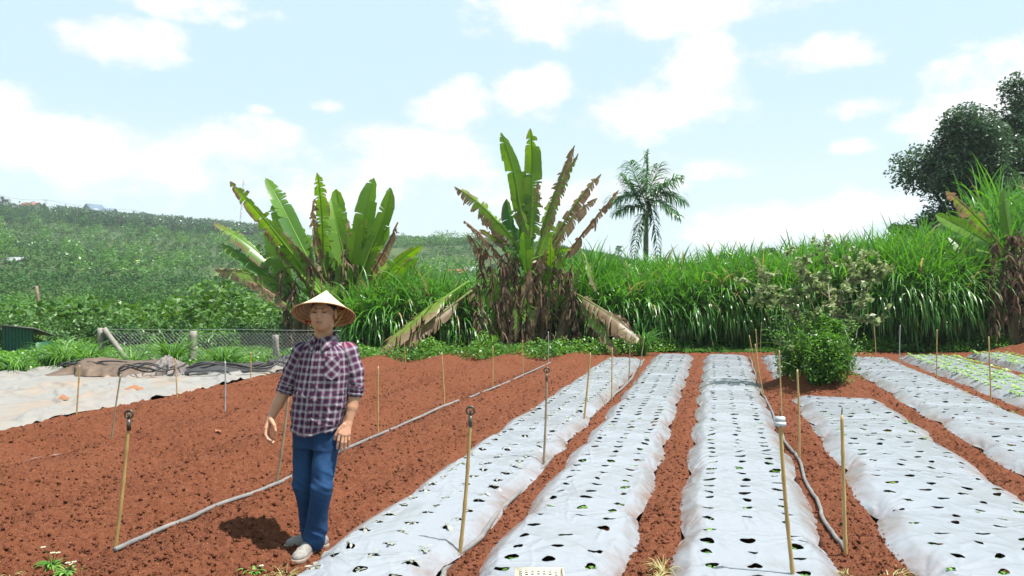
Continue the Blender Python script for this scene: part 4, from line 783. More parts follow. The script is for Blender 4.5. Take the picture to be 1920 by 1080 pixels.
# wood along the ridge
def ridge_pts(p0, p1, n, seed, back=0, Y0=392, Y1=424):
    r = np.random.default_rng(seed); px = r.uniform(p0, p1, n); rr_ = r.uniform(Y0, Y1, n); a = np.arctan((px - 960) / F); X, Y = rr_ * np.sin(a), rr_ * np.cos(a); return np.stack((X, Y, terrain(X, Y)), 1)
P = ridge_pts(110, 560, 1000, 4, Y0=335); pq = 960 + F * P[:, 0] / P[:, 1]; P = P[~((P[:, 1] > 385) & (pq > 155) & (pq < 290))]; bushfield('ridge_wood', 'dark band of trees along the left ridge below the blue-roofed house', P + (0, 0, 2.2), 3.1, 110, .8, M['darktree'], 8, hgt=1.0, cat='wood')
P = ridge_pts(-60, 420, 160, 14, Y0=300, Y1=400); bushfield('slope_trees', 'scattered darker trees on the upper left slope', P + (0, 0, 1.8), 2.6, 160, .6, M['hillbush'], 18, hgt=1.2, cat='wood', tintf=np.full(len(P), .05))
P = ridge_pts(700, 1190, 60, 24, Y0=405, Y1=428); bushfield('slope_trees', 'tiny trees dotted along the bare middle skyline', P + (0, 0, .5), .9, 30, .7, M['hillbush'], 19, cat='wood')
P = ridge_pts(-20, 900, 130, 34, Y0=130, Y1=330); bushfield('slope_trees', 'lighter feathery trees dotted over the coffee slope', P + (0, 0, 1.8), 2.3, 170, .5, M['weed'], 20, hgt=1.3, cat='wood', tintf=np.full(len(P), .35))
P = scatter(60, 80, 1.2, 20, 250, 77, rows=False); sugar = blades(np.repeat(P, 14, 0) + NR.normal(0, .4, (len(P) * 14, 3)) * (1, 1, 0), NR.normal(0, .5, (len(P) * 14, 3)) + (0, 0, 1), 2.1, .09, 1.2, K=4)
solo('cane_patch', sugar, M['weed'], 'patch of pale tall cane grass in the valley at left', 'cane', kind='stuff')
# individual crowns on the ridge
def tree(name, label, X, Y, z, h, cr_, n, L, m, seed, group=None, lobes=14, trunk_r=.15, low=.35, cat='tree', droop=.1, off=(0, 0), flat=1.0, gap=.0):
    r = np.random.default_rng(seed); root = thing(name, label, cat, (X, Y, z), group); top = np.array((X + off[0], Y + off[1], z + h))
    lc = np.stack((r.normal(0, .45, lobes) * cr_, r.normal(0, .45, lobes) * cr_, z + h * (low + (1 - low) * r.random(lobes) ** .8) - cr_ * .2), 1)
    f = np.clip((lc[:, 2] - z) / h, 0, 1); lc[:, :2] *= np.interp(f, [low, .6, 1], [.8, 1.1, .45])[:, None]; lc[:, 0] += X + off[0] * f; lc[:, 1] += Y + off[1] * f; lr = r.uniform(.24, .42, lobes) * cr_
    P = cr([(X, Y, z - .3), (X + off[0] * .2, Y, z + h * .3), (X + off[0] * .6, Y + off[1] * .5, z + h * .6), (top[0], top[1], z + h * .9)], 14)
    tr = obj('trunk', tube(P, np.linspace(trunk_r, trunk_r * .25, 14), 9), M['wood'], root)
    limbs = [tube(cr([P[int(np.clip(f[k] * 9, 2, 11))], (P[int(np.clip(f[k] * 9, 2, 11))] + lc[k]) / 2 + (0, 0, .1), lc[k]], 7), np.linspace(trunk_r * .4, trunk_r * .1, 7), 5) for k in range(lobes)]; obj('limbs', merge(limbs), M['wood'], root)
    i = r.integers(0, lobes, n); d = nrm(r.normal(0, 1, (n, 3))); sub = nrm(r.normal(0, 1, (lobes, 7, 3))); near = sub[i, r.integers(0, 7, n)]; d = nrm(d * .75 + near * .8)
    C = lc[i] + d * (lr[i] * r.uniform(.45, 1.25, n))[:, None] * (1, 1, .85 * flat)
    obj('crown', cards(C, L * r.uniform(.6, 1.25, n), L * .45, droop=droop, D=d * .6 + r.normal(0, .7, (n, 3)), tint=np.clip(r.normal(.45, .25, n) + (r.random(lobes) - .5)[i] * .5, 0, 1)), m, root)
    return root
YT = 33.0
tree('dark_tree', 'large dark glossy-leaved tree behind the tall grass, left of the pair at right', *Wp(1812, 640, YT)[:2], -.4, 9.3, 2.6, 38000, .20, M['darktree'], 41, lobes=34, trunk_r=.28, low=.38, droop=.2)
tree('dark_tree', 'taller dark tree cut off by the right picture edge', *Wp(1930, 640, YT + 1)[:2], -.4, 11.0, 2.4, 30000, .21, M['darktree'], 42, lobes=34, trunk_r=.32, low=.35, droop=.2)
tree('small_tree', 'small dark conical treetop left of the large dark tree', *Wp(1693, 600, 34)[:2], -.4, 4.7, .8, 2600, .16, M['darktree'], 43, lobes=10, trunk_r=.09, low=.5)
tree('small_tree', 'little dark treetop peeking over the grass wall', *Wp(1438, 600, 27)[:2], -.4, 3.5, .8, 1800, .16, M['darktree'], 44, lobes=8, trunk_r=.07, low=.5)
q = Wp(1160, 480, 300); tree('lone_tree', 'tiny lone umbrella-shaped tree on the far middle skyline', q[0], q[1], q[2] - 3, 7, 2.2, 500, .7, M['darktree'], 45, lobes=7, trunk_r=.25, low=.75, flat=.6)
for k, (px, py, hh, lab) in enumerate(((36, 392, 6.5, 'round dark tree beside the houses at the upper left'), (5, 392, 6, 'thin tree at the left edge above the roofs'), (84, 400, 5, 'dark round tree right of the red-roofed house'), (305, 418, 4.5, 'tree standing on the ridge right of the long roof'), (350, 420, 5, 'broad tree on the ridge in front of the sky'), (322, 417, 4, 'small tree between two larger ridge trees'), (410, 424, 3.5, 'last ridge tree before the radio mast'))):
    q = hillray(px, py + 3); tree('ridge_tree', lab, q[0], q[1], q[2], hh, hh * .42, 420, .8, M['darktree'], 50 + k, 'trees on the left ridge', lobes=8, trunk_r=.18, low=.3)
# areca palm
def palm(name, label, X, Y, z, h, fronds, r0, seed, crown_z):
    r = np.random.default_rng(seed); root = thing(name, label, 'palm', (X, Y, z)); P = np.array([(X, Y, z - .3 + (h + .3) * t) for t in np.linspace(0, 1, 30)]); rad = np.full(30, r0) * (1 + .06 * (np.arange(30) % 2)); obj('trunk', tube(P, rad, 10), M['palmtrunk'], root)
    for (tx, ty, tz_, arch, Ll) in fronds:
        p0 = np.array((X, Y, crown_z + r.uniform(-.3, .5))); p1 = np.array((tx, ty, tz_)); L = np.linalg.norm(p1 - p0); mid = (p0 + p1) / 2 + (0, 0, arch * L); t = np.linspace(0, 1, 30)[:, None]; Q = (1 - t) ** 2 * p0 + 2 * t * (1 - t) * mid + t * t * p1
        fr = obj('frond', tube(Q, np.linspace(.028, .006, 30), 5), M['palmtrunk'], root); n = 24; ti = np.linspace(.14, 1, n); T = nrm(np.gradient(Q, axis=0)); B = np.stack([np.interp(ti, t[:, 0], Q[:, k]) for k in range(3)], 1); TT = np.stack([np.interp(ti, t[:, 0], T[:, k]) for k in range(3)], 1)
        gs = []
        for sd in (-1, 1):
            for rep in (0, 1):
                s = nrm(np.cross(TT, (0, 0, 1.)) + 1e-4); up = np.cross(s, TT) * r.uniform(-.2, 1.0, (n, 1)) * (1 if rep else .4); d = s * sd + up + TT * r.uniform(.5, .9, (n, 1)); gs.append(blades(B, d, 1.18 * Ll * np.interp(ti, [0, .4, .8, 1], [.6, 1, .8, .45]) * r.uniform(.8, 1.1, n), .045, r.uniform(.7, 1.9, n), K=5))
        obj('leaflets', merge(gs), M['palm'], fr)
    return root
M['palmtrunk'] = plain('palm_stem', (.13, .17, .07), .5, c2=(.09, .11, .05), scale=10, stretch=(.2, .2, 1))
YP = 30; cx = Wp(1211, 0, YP)[0]; FR = [(1214, 284, 0, .0, .5), (1180, 305, -.6, .02, .8), (1238, 308, .6, .02, .8), (1168, 330, .5, .05, .8), (1276, 333, -.3, .10, .75), (1281, 378, .2, .3, .8), (1268, 405, -.6, .34, .7), (1146, 378, -.2, .22, .8), (1155, 400, .8, .3, .7), (1188, 490, -.5, .5, .5), (1234, 486, .3, .5, .5), (1250, 345, .9, .1, .8)]
palm('areca_palm', 'tall areca palm with feathery dark fronds rising above the grass wall', cx, YP, -.5, Wp(0, 395, YP)[2] + .5, [(*Wp(a, b, YP + dy), ar, L) for a, b, dy, ar, L in FR], .095, 5, Wp(0, 392, YP)[2])

# ------------------------------------------------------------------ weedy mound and bare shrub
mx, my = G(1540, 735)[:2]
def mound():
    r = np.random.default_rng(8); root = thing('weedy_bush', 'dense green weedy bush with small pale flowers at the end of the wide sheet', 'bush', (mx, my, 0)); n = 22000
    nl = 46; cu, cv_ = r.uniform(-1, 1, nl), r.uniform(-1, 1, nl); cu += .0; cu *= np.sqrt(1 - cv_ ** 2 * .5); hh_ = r.uniform(.12, 1.12, nl) * (1.08 - .42 * np.abs(cu - .15) ** 1.5 - .3 * cv_ ** 2); lr = r.uniform(.10, .24, nl); cu[:9] = r.uniform(-.6, .8, 9); hh_[:9] = r.uniform(.9, 1.25, 9); lr[:9] = r.uniform(.08, .15, 9)
    lc = np.stack((mx + cu * (.38 - .10 * hh_), my + .35 + cv_ * .85, hh_ * .92), 1); i = r.integers(0, nl, n); d = nrm(r.normal(0, 1, (n, 3))); C = lc[i] + d * (lr[i] * r.uniform(.5, 1.25, n))[:, None]; C[:, 2] = np.abs(C[:, 2]) + .02
    obj('foliage', cards(C, .062 * r.uniform(.5, 1.3, n), .034, up=.3, tint=np.clip(r.normal(.45, .25, n) + (r.random(nl) - .5)[i] * .5, 0, 1)), M['weed'], root)
    m = 520; B = np.stack((mx + r.uniform(-.48, .42, m), my + r.uniform(-.5, 1, m), r.uniform(.15, .95, m)), 1); st_ = blades(B, r.normal(0, .6, (m, 3)) + (0, 0, 1), r.uniform(.2, .55, m), .009, .6, K=4); obj('stalk', st_, M['weed'], root)
    tips = st_[0].reshape(m, 5, 2, 3)[:, -1, 0]
    k_ = nrm(r.normal(0, 1, (m * 5, 3))); obj('sprigs', cards(np.repeat(tips, 5, 0) + k_ * .05 * (1, 1, 1.4), .05, .03, tint=r.random(m * 5)), M['weed'], root)
    for q in tips[:70]: obj('flower', cards(q + r.normal(0, .006, (5, 3)), .026, .02), M['whitepetal'], root)
    gx_, gy_ = np.meshgrid(np.linspace(-1, 1, 40), np.linspace(-1, 1, 40)); hh = .40 * np.exp(-(gx_ / .6) ** 2 - (gy_ / .65) ** 2) * (.8 + .4 * fbm(gx_ * 4, gy_ * 4, o=3)); obj('earth', (np.stack((mx + gx_ * .95, my + .35 + gy_ * 1.2, hh - .03), -1).reshape(-1, 3), gridQ(40, 40)), M['soil'], root)
M['whitepetal'] = plain('white_petal', (.5, .5, .45), .6, var=.1); M['yellow'] = plain('yellow_floret', (.6, .42, .03), .6)
mound()
def shrub():
    r = np.random.default_rng(12); Y0 = my + .35; root = thing('bare_shrub', 'sparse grey-leaved shrub with spreading bare branches growing out of the weedy bush', 'shrub', (mx, Y0, 0))
    def S(px, py, dy=0): return Wp(px, py, Y0 + dy)
    br = [[(1535, 720), (1520, 640), (1500, 600), (1450, 560), (1395, 520)], [(1500, 600), (1470, 570), (1420, 562)], [(1535, 700), (1560, 600), (1555, 560), (1550, 500), (1545, 470)], [(1530, 690), (1528, 610), (1545, 575), (1600, 565), (1640, 560)], [(1540, 700), (1565, 620), (1590, 530), (1640, 505), (1675, 498)],
          [(1510, 625), (1490, 560), (1510, 510), (1470, 480)], [(1560, 590), (1580, 540), (1600, 510), (1612, 480)], [(1480, 582), (1440, 540), (1425, 505)], [(1590, 530), (1620, 520), (1655, 522)], [(1555, 560), (1520, 530), (1505, 490)], [(1565, 620), (1600, 600), (1650, 610)], [(1535, 680), (1510, 655), (1480, 650)]]
    tips = []; bgs = []
    for k, b in enumerate(br):
        P = cr([S(x, y, r.normal(0, .12) * j) for j, (x, y) in enumerate(b)], 18); obj('branch', tube(P, np.linspace(.021 if k in (0, 2, 3, 4) else .014, .004, 18), 6), M['branch'], root)
        for j in range(17):
            i = r.integers(4, 18); q = P[i]; d = nrm(r.normal(0, 1, 3) + (0, 0, .3)); L = r.uniform(.1, .32); e = q + d * L; bgs.append(tube(cr([q, q + d * L * .5 + (0, 0, .015), e], 6), np.linspace(.006, .002, 6), 4)); tips += [q + d * L * t + r.normal(0, .02, 3) for t in r.uniform(.15, 1.1, 16)]
    [obj('twig', g, M['branch'], root) for g in bgs[::2]]; tips = np.array(tips); obj('foliage', cards(tips, .098 * r.uniform(.6, 1.3, len(tips)), .064, droop=.15), M['shrub'], root)
    k = r.choice(len(tips), 16, False); obj('yellow_leaves', cards(tips[k] + .02, .06, .045), M['yellow'], root)
shrub()

# ------------------------------------------------------------------ fence, posts, shed
def post(P0, P1, r, label, name='concrete_post', m='concrete', group=None):
    q = np.linspace(0, 1, 8)[:, None]; P = np.array(P0) + (np.array(P1) - np.array(P0)) * q; P[:, 0] += r * .2 * np.sin(q[:, 0] * 5); g = tube(P, r, 4); return solo(name, g, M[m], label, 'post', group, smooth=False)
YF = 17.9; zf = -.15
def FP(px, py, dy=0): return Wp(px, py, YF + dy)
def fence():
    root = thing('wire_fence', 'grey chain-link wire fence in front of the coffee bushes', 'fence', (*FP(350, 600)[:2], zf))
    x0, x1 = FP(187, 0)[0], FP(640, 0)[0]; z1 = FP(0, 617)[2]; z0 = zf; s = .085; ws = []; n = int((x1 - x0) / s)
    for sg in (-1, 1):
        for k in range(-int((z1 - z0) / s), n + int((z1 - z0) / s)):
            xa = x0 + k * s; seg = []
            steps = int((z1 - z0) / s); pts = [(xa + sg * j * s, YF + .006 * (-1) ** j * sg, z0 + j * s) for j in range(steps + 1)]; pts = [p for p in pts if x0 <= p[0] <= x1]
            if len(pts) > 1:
                P = np.array(pts); P[:, 2] += .05 * (fbm(P[:, 0] * .8, P[:, 0] * 0, o=2) - .5); ws.append(tube(P, .0042, 3, caps=False))
    obj('mesh', merge(ws), M['wire'], root, smooth=False); top = np.array([(x, YF, z1 - .01 + .05 * (float(vn(x * .8, 0)) - .5)) for x in np.linspace(x0, x1, 60)]); obj('top_wire', tube(top, .006, 4), M['wire'], root)
fence()
post((*FP(188, 0)[:2], zf), FP(189, 615), .07, 'grey concrete corner post at the left end of the wire fence', group='concrete fence posts'); post((*FP(243, 0, -.1)[:2], zf + .1), FP(196, 616, -.05), .065, 'concrete brace slanting down from the fence corner post', 'slanting_brace')
post((*FP(357, 0, -.05)[:2], zf), FP(364, 621, -.05), .085, 'weathered concrete post in the middle of the wire fence', group='concrete fence posts'); post((*FP(516, 0, .1)[:2], zf), FP(518, 628, .1), .075, 'concrete post half hidden by the banana clump left of the man', group='concrete fence posts')
q = Wp(85, 582, 26); post((q[0], q[1], tz(q[0], q[1])), Wp(69, 536, 26), .06, 'old leaning wooden pole standing alone among the bushes at left', 'leaning_pole', 'branch'); q = Wp(333, 585, 27); post((q[0], q[1], tz(q[0], q[1])), Wp(332, 556, 27), .05, 'short grey pole sticking out of the coffee bushes', 'leaning_pole', 'greybamboo')
def shed():
    Ys = 18.6; a, b = Wp(3, 612, Ys), Wp(63, 619, Ys); zb = -.3; root = thing('green_shed', 'small dark green corrugated metal shed half hidden in weeds at the left edge', 'shed', ((a[0] + b[0]) / 2, Ys + .5, zb))
    M['greenmetal'] = plain('green_metal', (.012, .12, .07), .5, c2=(.01, .08, .05)); M['roofedge'] = plain('roof_edge', (.09, .09, .08), .6)
    n = 90; u = np.linspace(0, 1, n); V = [];
    for v in (0, 1): V += [(a[0] + (b[0] - a[0]) * x, Ys + .02 * math.sin(x * 60), (zb if v == 0 else a[2] + (b[2] - a[2]) * x)) for x in u]
    obj('front_wall', (V, [(i, i + 1, i + n + 1, i + n) for i in range(n - 1)]), M['greenmetal'], root)
    obj('side_wall', merge([box((b[0] + .02, Ys + .35, (zb + b[2]) / 2 - .15), (.03, .6, b[2] - zb - .3)), box((a[0] - .02, Ys + .35, (zb + a[2]) / 2 - .15), (.03, .6, a[2] - zb - .3)), box(((a[0] + b[0]) / 2, Ys + .66, (zb + b[2]) / 2 - .15), (b[0] - a[0], .03, b[2] - zb - .3))]), M['greenmetal'], root, smooth=False)
    V = [(a[0] - .08, Ys - .1, a[2] + .03), (b[0] + .08, Ys - .1, b[2] + .03), (b[0] + .08, Ys + .75, b[2] - .2), (a[0] - .08, Ys + .75, a[2] - .2)]; V += [(x, y, z + .03) for x, y, z in V]
    obj('roof', (V, [(0, 3, 2, 1), (4, 5, 6, 7), (0, 1, 5, 4), (1, 2, 6, 5), (2, 3, 7, 6), (3, 0, 4, 7)]), M['roofedge'], root, smooth=False)
shed()
# ------------------------------------------------------------------ ridge houses, poles, mast
def gable(name, label, px0, px1, pyb, hw, hr, depth, rot, wall, roof, windows=2, cat='house', wm='glassdark'):
    q = Wp((px0 + px1) / 2, pyb, 414) if pyb < 430 else hillray((px0 + px1) / 2, pyb); q[2] -= .3; L = (px1 - px0) / F * q[1]; root = thing(name, label, cat, q); root.rotation_euler = (0, 0, 0); c, s = math.cos(rot), math.sin(rot)
    def X(p): p = np.array(p, float).reshape(-1, 3); return np.stack((p[:, 0] * c - p[:, 1] * s, p[:, 0] * s + p[:, 1] * c, p[:, 2]), 1) + q
    h, d = L / 2, depth / 2; V = [(-h, -d, -3), (h, -d, -3), (h, d, -3), (-h, d, -3), (-h, -d, hw), (h, -d, hw), (h, d, hw), (-h, d, hw), (-h, 0, hw + hr), (h, 0, hw + hr)]
    obj('wall', (X(V), [(0, 1, 5, 4), (2, 3, 7, 6)], [(0, 4, 7), (0, 7, 3), (4, 8, 7), (1, 2, 6), (1, 6, 5), (5, 6, 9)]), M[wall], root, smooth=False)
    e = .5; V = [(-h - e, -d - e, hw - .25), (h + e, -d - e, hw - .25), (h + e, 0, hw + hr + .08), (-h - e, 0, hw + hr + .08), (-h - e, d + e, hw - .25), (h + e, d + e, hw - .25)]; V += [(x, y, z + .15) for x, y, z in V]
    obj('roof', (X(V), [(6, 7, 8, 9), (9, 8, 11, 10), (0, 3, 2, 1), (3, 4, 5, 2), (0, 1, 7, 6), (5, 4, 10, 11), (1, 2, 8, 7), (2, 5, 11, 8), (3, 0, 6, 9), (4, 3, 9, 10)]), M[roof], root, smooth=False)
    for k in range(windows):
        x = -h + L * (k + .5) / windows; b = box((x, -d - .05, hw * .55), (1.1, .08, 1.1)); obj('window', (X(b[0]), b[1]), M[wm], root, smooth=False)
M['wallpale'] = plain('pale_wall', (.38, .38, .36), .8); M['wallcream'] = plain('cream_wall', (.38, .33, .26), .8); M['roofblue'] = plain('blue_roof', (.13, .19, .27), .5); M['roofred'] = plain('red_roof', (.30, .08, .05), .6); M['roofgrey'] = plain('grey_roof', (.28, .30, .31), .5); M['glassdark'] = plain('dark_window', (.03, .035, .045), .2); M['blueplastic'] = plain('blue_plastic', (.02, .15, .45), .4); M['brick'] = plain('reddish_wall', (.33, .17, .12), .8)
gable('ridge_house', 'house with tall blue-grey gable roof on the left ridge', 163, 190, 405, 3.0, 3.2, 9, 1.0, 'wallpale', 'roofblue'); gable('ridge_house', 'long low house with blue-grey roof joined right of the gabled one', 186, 216, 408, 2.6, 2.2, 7, -.1, 'brick', 'roofblue', 3)
gable('ridge_house', 'white house with red roof near the upper left trees', 44, 74, 396, 3.0, 1.6, 7, -.15, 'wallpale', 'roofred'); gable('ridge_house', 'grey-roofed building at the left edge of the ridge', -8, 26, 393, 2.4, 1.2, 8, -.1, 'wallpale', 'roofgrey')
gable('long_shed', 'long low grey shed roof on the ridge right of the blue-roofed houses', 224, 262, 411, 1.8, 1.0, 6, -.25, 'wallcream', 'roofgrey', 0, 'shed'); gable('long_shed', 'low pale shed at the end of the row on the ridge', 264, 284, 415, 1.4, .8, 5, -.2, 'wallpale', 'roofgrey', 0, 'shed')
gable('valley_shed', 'tiny white-roofed shed low on the left slope', 22, 42, 496, 1.0, .4, 4, 0, 'wallcream', 'roofwhite' if 'roofwhite' in M else 'roofgrey', 0, 'shed')
gable('valley_house', 'reddish low building in the valley between the banana clumps', 838, 872, 520, 1.3, .6, 4, 0, 'brick', 'roofred', 1); gable('valley_house', 'small pale roofed building right of the reddish one in the valley', 874, 888, 517, 1.4, .8, 4, .1, 'wallpale', 'roofgrey', 0)
q = hillray(106, 407); tk = thing('water_tank', 'bright blue water tank below the ridge trees at left', 'tank', q); a = np.linspace(0, 1, 9); obj('tank', tube([(q[0], q[1], q[2] + z) for z in (0, .2, 2.6, 3.0, 3.2)], [1.9, 2.0, 2.0, 1.4, .5], 20), M['blueplastic'], tk); obj('frame', merge([tube([(q[0] + x, q[1] + y, q[2] - 3), (q[0] + x, q[1] + y, q[2])], .12, 5) for x in (-1.4, 1.4) for y in (-1.4, 1.4)]), M['concrete'], tk)
def pole(px, pyb, pyt, label, arms=True):
    q = hillray(px, pyb); t = Wp(px, pyt, q[1]); root = thing('power_pole', label, 'pole', q, 'power poles on the ridge'); obj('shaft', tube([q, t], [.22, .14], 6), M['concrete'], root)
    for k in range(2): obj('crossarm', box((t[0], t[1], t[2] - .6 - 1.3 * k), (2.2, .15, .18)), M['wood'], root, smooth=False)
    return t
T1 = pole(86, 402, 374, 'power pole standing left, above the round dark tree'); T2 = pole(252, 412, 394, 'power pole rising from the long grey shed roof'); T0 = Wp(0, 366, T1[1]); T3 = Wp(392, 418, T2[1])
P = []; 
for a_, b_ in ((T0, T1), (T1, T2), (T2, T3)):
    for k in range(20): f = k / 20; p = np.array(a_) * (1 - f) + np.array(b_) * f; p[2] -= 2.2 * 4 * f * (1 - f) * .5; P.append(p)
solo('power_line', tube(P, .05, 4), M['metaldark'], 'thin power line sagging between the ridge poles', 'cable')
def mast():
    q = hillray(450, 430); t = Wp(457, 341, q[1]); q = np.array((t[0] - (457 - 448) / F * q[1], q[1], q[2] - 1)); root = thing('radio_mast', 'thin red and white lattice radio mast rising above the ridge behind the banana leaf', 'mast', q)
    M['mastred'] = plain('mast_red', (.33, .14, .12), .6); M['mastwhite'] = plain('mast_white', (.42, .42, .42), .6); N = 14
    for k in range(N):
        a_, b_ = q + (t - q) * k / N, q + (t - q) * (k + 1) / N; w = .42; gs = []
        C3 = [(math.cos(v) * w, math.sin(v) * w, 0) for v in (0, 2.09, 4.19)]
        for i in range(3): gs.append(tube([a_ + C3[i], b_ + C3[i]], .05, 4)); gs += [tube([a_ + (b_ - a_) * j / 3 + C3[i], a_ + (b_ - a_) * (j + 1) / 3 + C3[(i + 1) % 3]], .03, 3) for j in range(3)]
        obj('section', merge(gs), M['mastred' if k % 2 else 'mastwhite'], root)
    obj('antenna', tube([t, t + (0, 0, 2.5)], .05, 4), M['mastwhite'], root)
mast()
# far palm on slope
q = hillray(444, 505); palm('small_palm', 'small distant palm on the far slope below the banana leaf tips', q[0], q[1], q[2], 9, [(q[0] + 2.2 * math.cos(a), q[1] + 2.2 * math.sin(a), q[2] + 9 + .5 * math.sin(3 * a), .3, .9) for a in np.linspace(0, 5.5, 8)], .14, 4, q[2] + 9)

# ------------------------------------------------------------------ foreground weeds
def daisy(px, py, label, seed, fl=3, h=.10):
    r = np.random.default_rng(seed); c = G(px, py); root = thing('flowering_weed', label, 'weed', c, 'flowering weeds at the bottom edge'); n = 46; gs = []
    for k in range(fl):
        a = r.uniform(0, 6.28); e = c + (math.cos(a) * .05, math.sin(a) * .03, h * r.uniform(.7, 1.2)); obj('stalk', tube(cr([c, (c + e) / 2 + (.008, 0, .01), e], 6), .0022, 4), M['weed'], root)
        t = np.linspace(0, 6.283, 9)[:-1] + r.random(); d = np.stack((np.cos(t), np.sin(t), t * 0 + .25), 1); fo = obj('flower', blades(np.tile(e, (8, 1)), d, .018, .012, .3, K=2, side=np.stack((-np.sin(t), np.cos(t), t * 0), 1)), M['whitepetal'], root); obj('centre', tube([e - (0, 0, .002), e + (0, 0, .005)], .005, 8), M['yellow'], fo)
    B = np.tile(c, (n, 1)); a = r.uniform(0, 6.28, n); obj('foliage', blades(B, np.stack((np.cos(a), np.sin(a), r.uniform(.2, 1, n)), 1), r.uniform(.04, .13, n), .020, 1, K=4), M['sprout'], root)
daisy(95, 1062, 'tallest white-flowered weed at the lower left corner', 1, 3, .10); daisy(122, 1078, 'low white-flowered weed beside the tallest one', 2, 3, .07); daisy(475, 1076, 'single white-flowered weed near the shadow of the man', 3, 1, .05)
for k, (px, py, h_, lab, mt) in enumerate(((150, 1075, .07, 'leafy green weed left of the thick lower left stake', 'sprout'), (185, 1080, .06, 'small weed at the foot of the thick lower left stake', 'sprout'), (372, 1076, .07, 'pale green feathery weed below the shadow of the man', 'drygrass'), (392, 1080, .06, 'second feathery weed right of the first', 'drygrass'), (505, 1078, .10, 'grassy weed by the toe of the front shoe', 'drygrass'), (535, 1082, .11, 'thin arching grass by the toe of the front shoe', 'drygrass'),
      (1244, 1070, .12, 'dry grass sprig in the furrow left of the middle sheet', 'drygrass'), (1235, 1082, .08, 'small yellow weed in the furrow left of the middle sheet', 'drygrass'), (1685, 1076, .09, 'dry weed in the furrow left of the wide sheet', 'drygrass'), (1668, 1082, .08, 'yellowish weed sprig at the bottom edge near the spiked stake', 'drygrass'), (1590, 1078, .07, 'thin pale grass at the bottom right of the middle sheet', 'drygrass'), (1500, 893, .05, 'tiny green weed beside the right hose', 'sprout'), (1285, 738, .06, 'small green sprout in the furrow between two middle sheets', 'sprout'), (290, 1080, .06, 'tiny weed in the bare soil at the bottom left', 'sprout'), (20, 1078, .08, 'dry sprig at the lower left corner', 'drygrass'))):
    tuft(px, py, h_ * 1.5, 34, M[mt], lab, 200 + k, .9, .006 if mt == 'drygrass' else .018, 'weed', 'small_weed')
#@@SECTION4
# ------------------------------------------------------------------ the man: smooth-blended solids, polygonised
class Solid:
    def __init__(s): s.p = []
    def cone(s, a, b, ra, rb, k=.01): s.p.append(('c', np.array(a, float), np.array(b, float), ra, rb, k)); return s
    def ell(s, c, r, k=.01, R=None, sub=False): s.p.append(('e', np.array(c, float), np.array(r, float), np.eye(3) if R is None else R, 0, k if not sub else -k)); return s
    def stack(s, rows, k=.01, yaw=0.0, pw=2.0):   # rows: z, cx, cy, rx, ry (z rising)
        s.p.append(('s', np.array(rows, float), yaw, pw, 0, k)); return s
    def one(s, q, P):
        if q[0] == 'c':
            a, b = q[1], q[2]; ab = b - a; h = np.clip(((P - a) @ ab) / ab.dot(ab), 0, 1); return np.linalg.norm(P - a - h[:, None] * ab, axis=1) - (q[3] + (q[4] - q[3]) * h)
        if q[0] == 'e':
            L = (P - q[1]) @ q[3]; k0 = np.linalg.norm(L / q[2], axis=1); k1 = np.linalg.norm(L / q[2] ** 2, axis=1); return k0 * (k0 - 1) / np.maximum(k1, 1e-6)
        r = q[1]; z = P[:, 2]; cx, cy, rx, ry = [np.interp(z, r[:, 0], r[:, k]) for k in (1, 2, 3, 4)]; c, sn = math.cos(q[2]), math.sin(q[2])
        x, y = P[:, 0] - cx, P[:, 1] - cy; x, y = x * c + y * sn, -x * sn + y * c; pw = q[3]
        d = ((np.abs(x / rx) ** pw + np.abs(y / ry) ** pw) ** (1 / pw) - 1) * np.minimum(rx, ry); dz = np.maximum(r[0, 0] - z, z - r[-1, 0])
        return np.where(dz > 0, np.hypot(np.maximum(d, 0), dz), np.maximum(d, dz))
    def __call__(s, P):
        D = None
        for q in s.p:
            d = s.one(q, P); k = q[5]
            if D is None: D = d; continue
            if k < 0:
                k = -k; h = np.clip(.5 - .5 * (D + d) / k, 0, 1); D = D * (1 - h) - d * h + k * h * (1 - h)
            else:
                h = np.clip(.5 + .5 * (d - D) / k, 0, 1); D = d * (1 - h) + D * h - k * h * (1 - h)
        return D
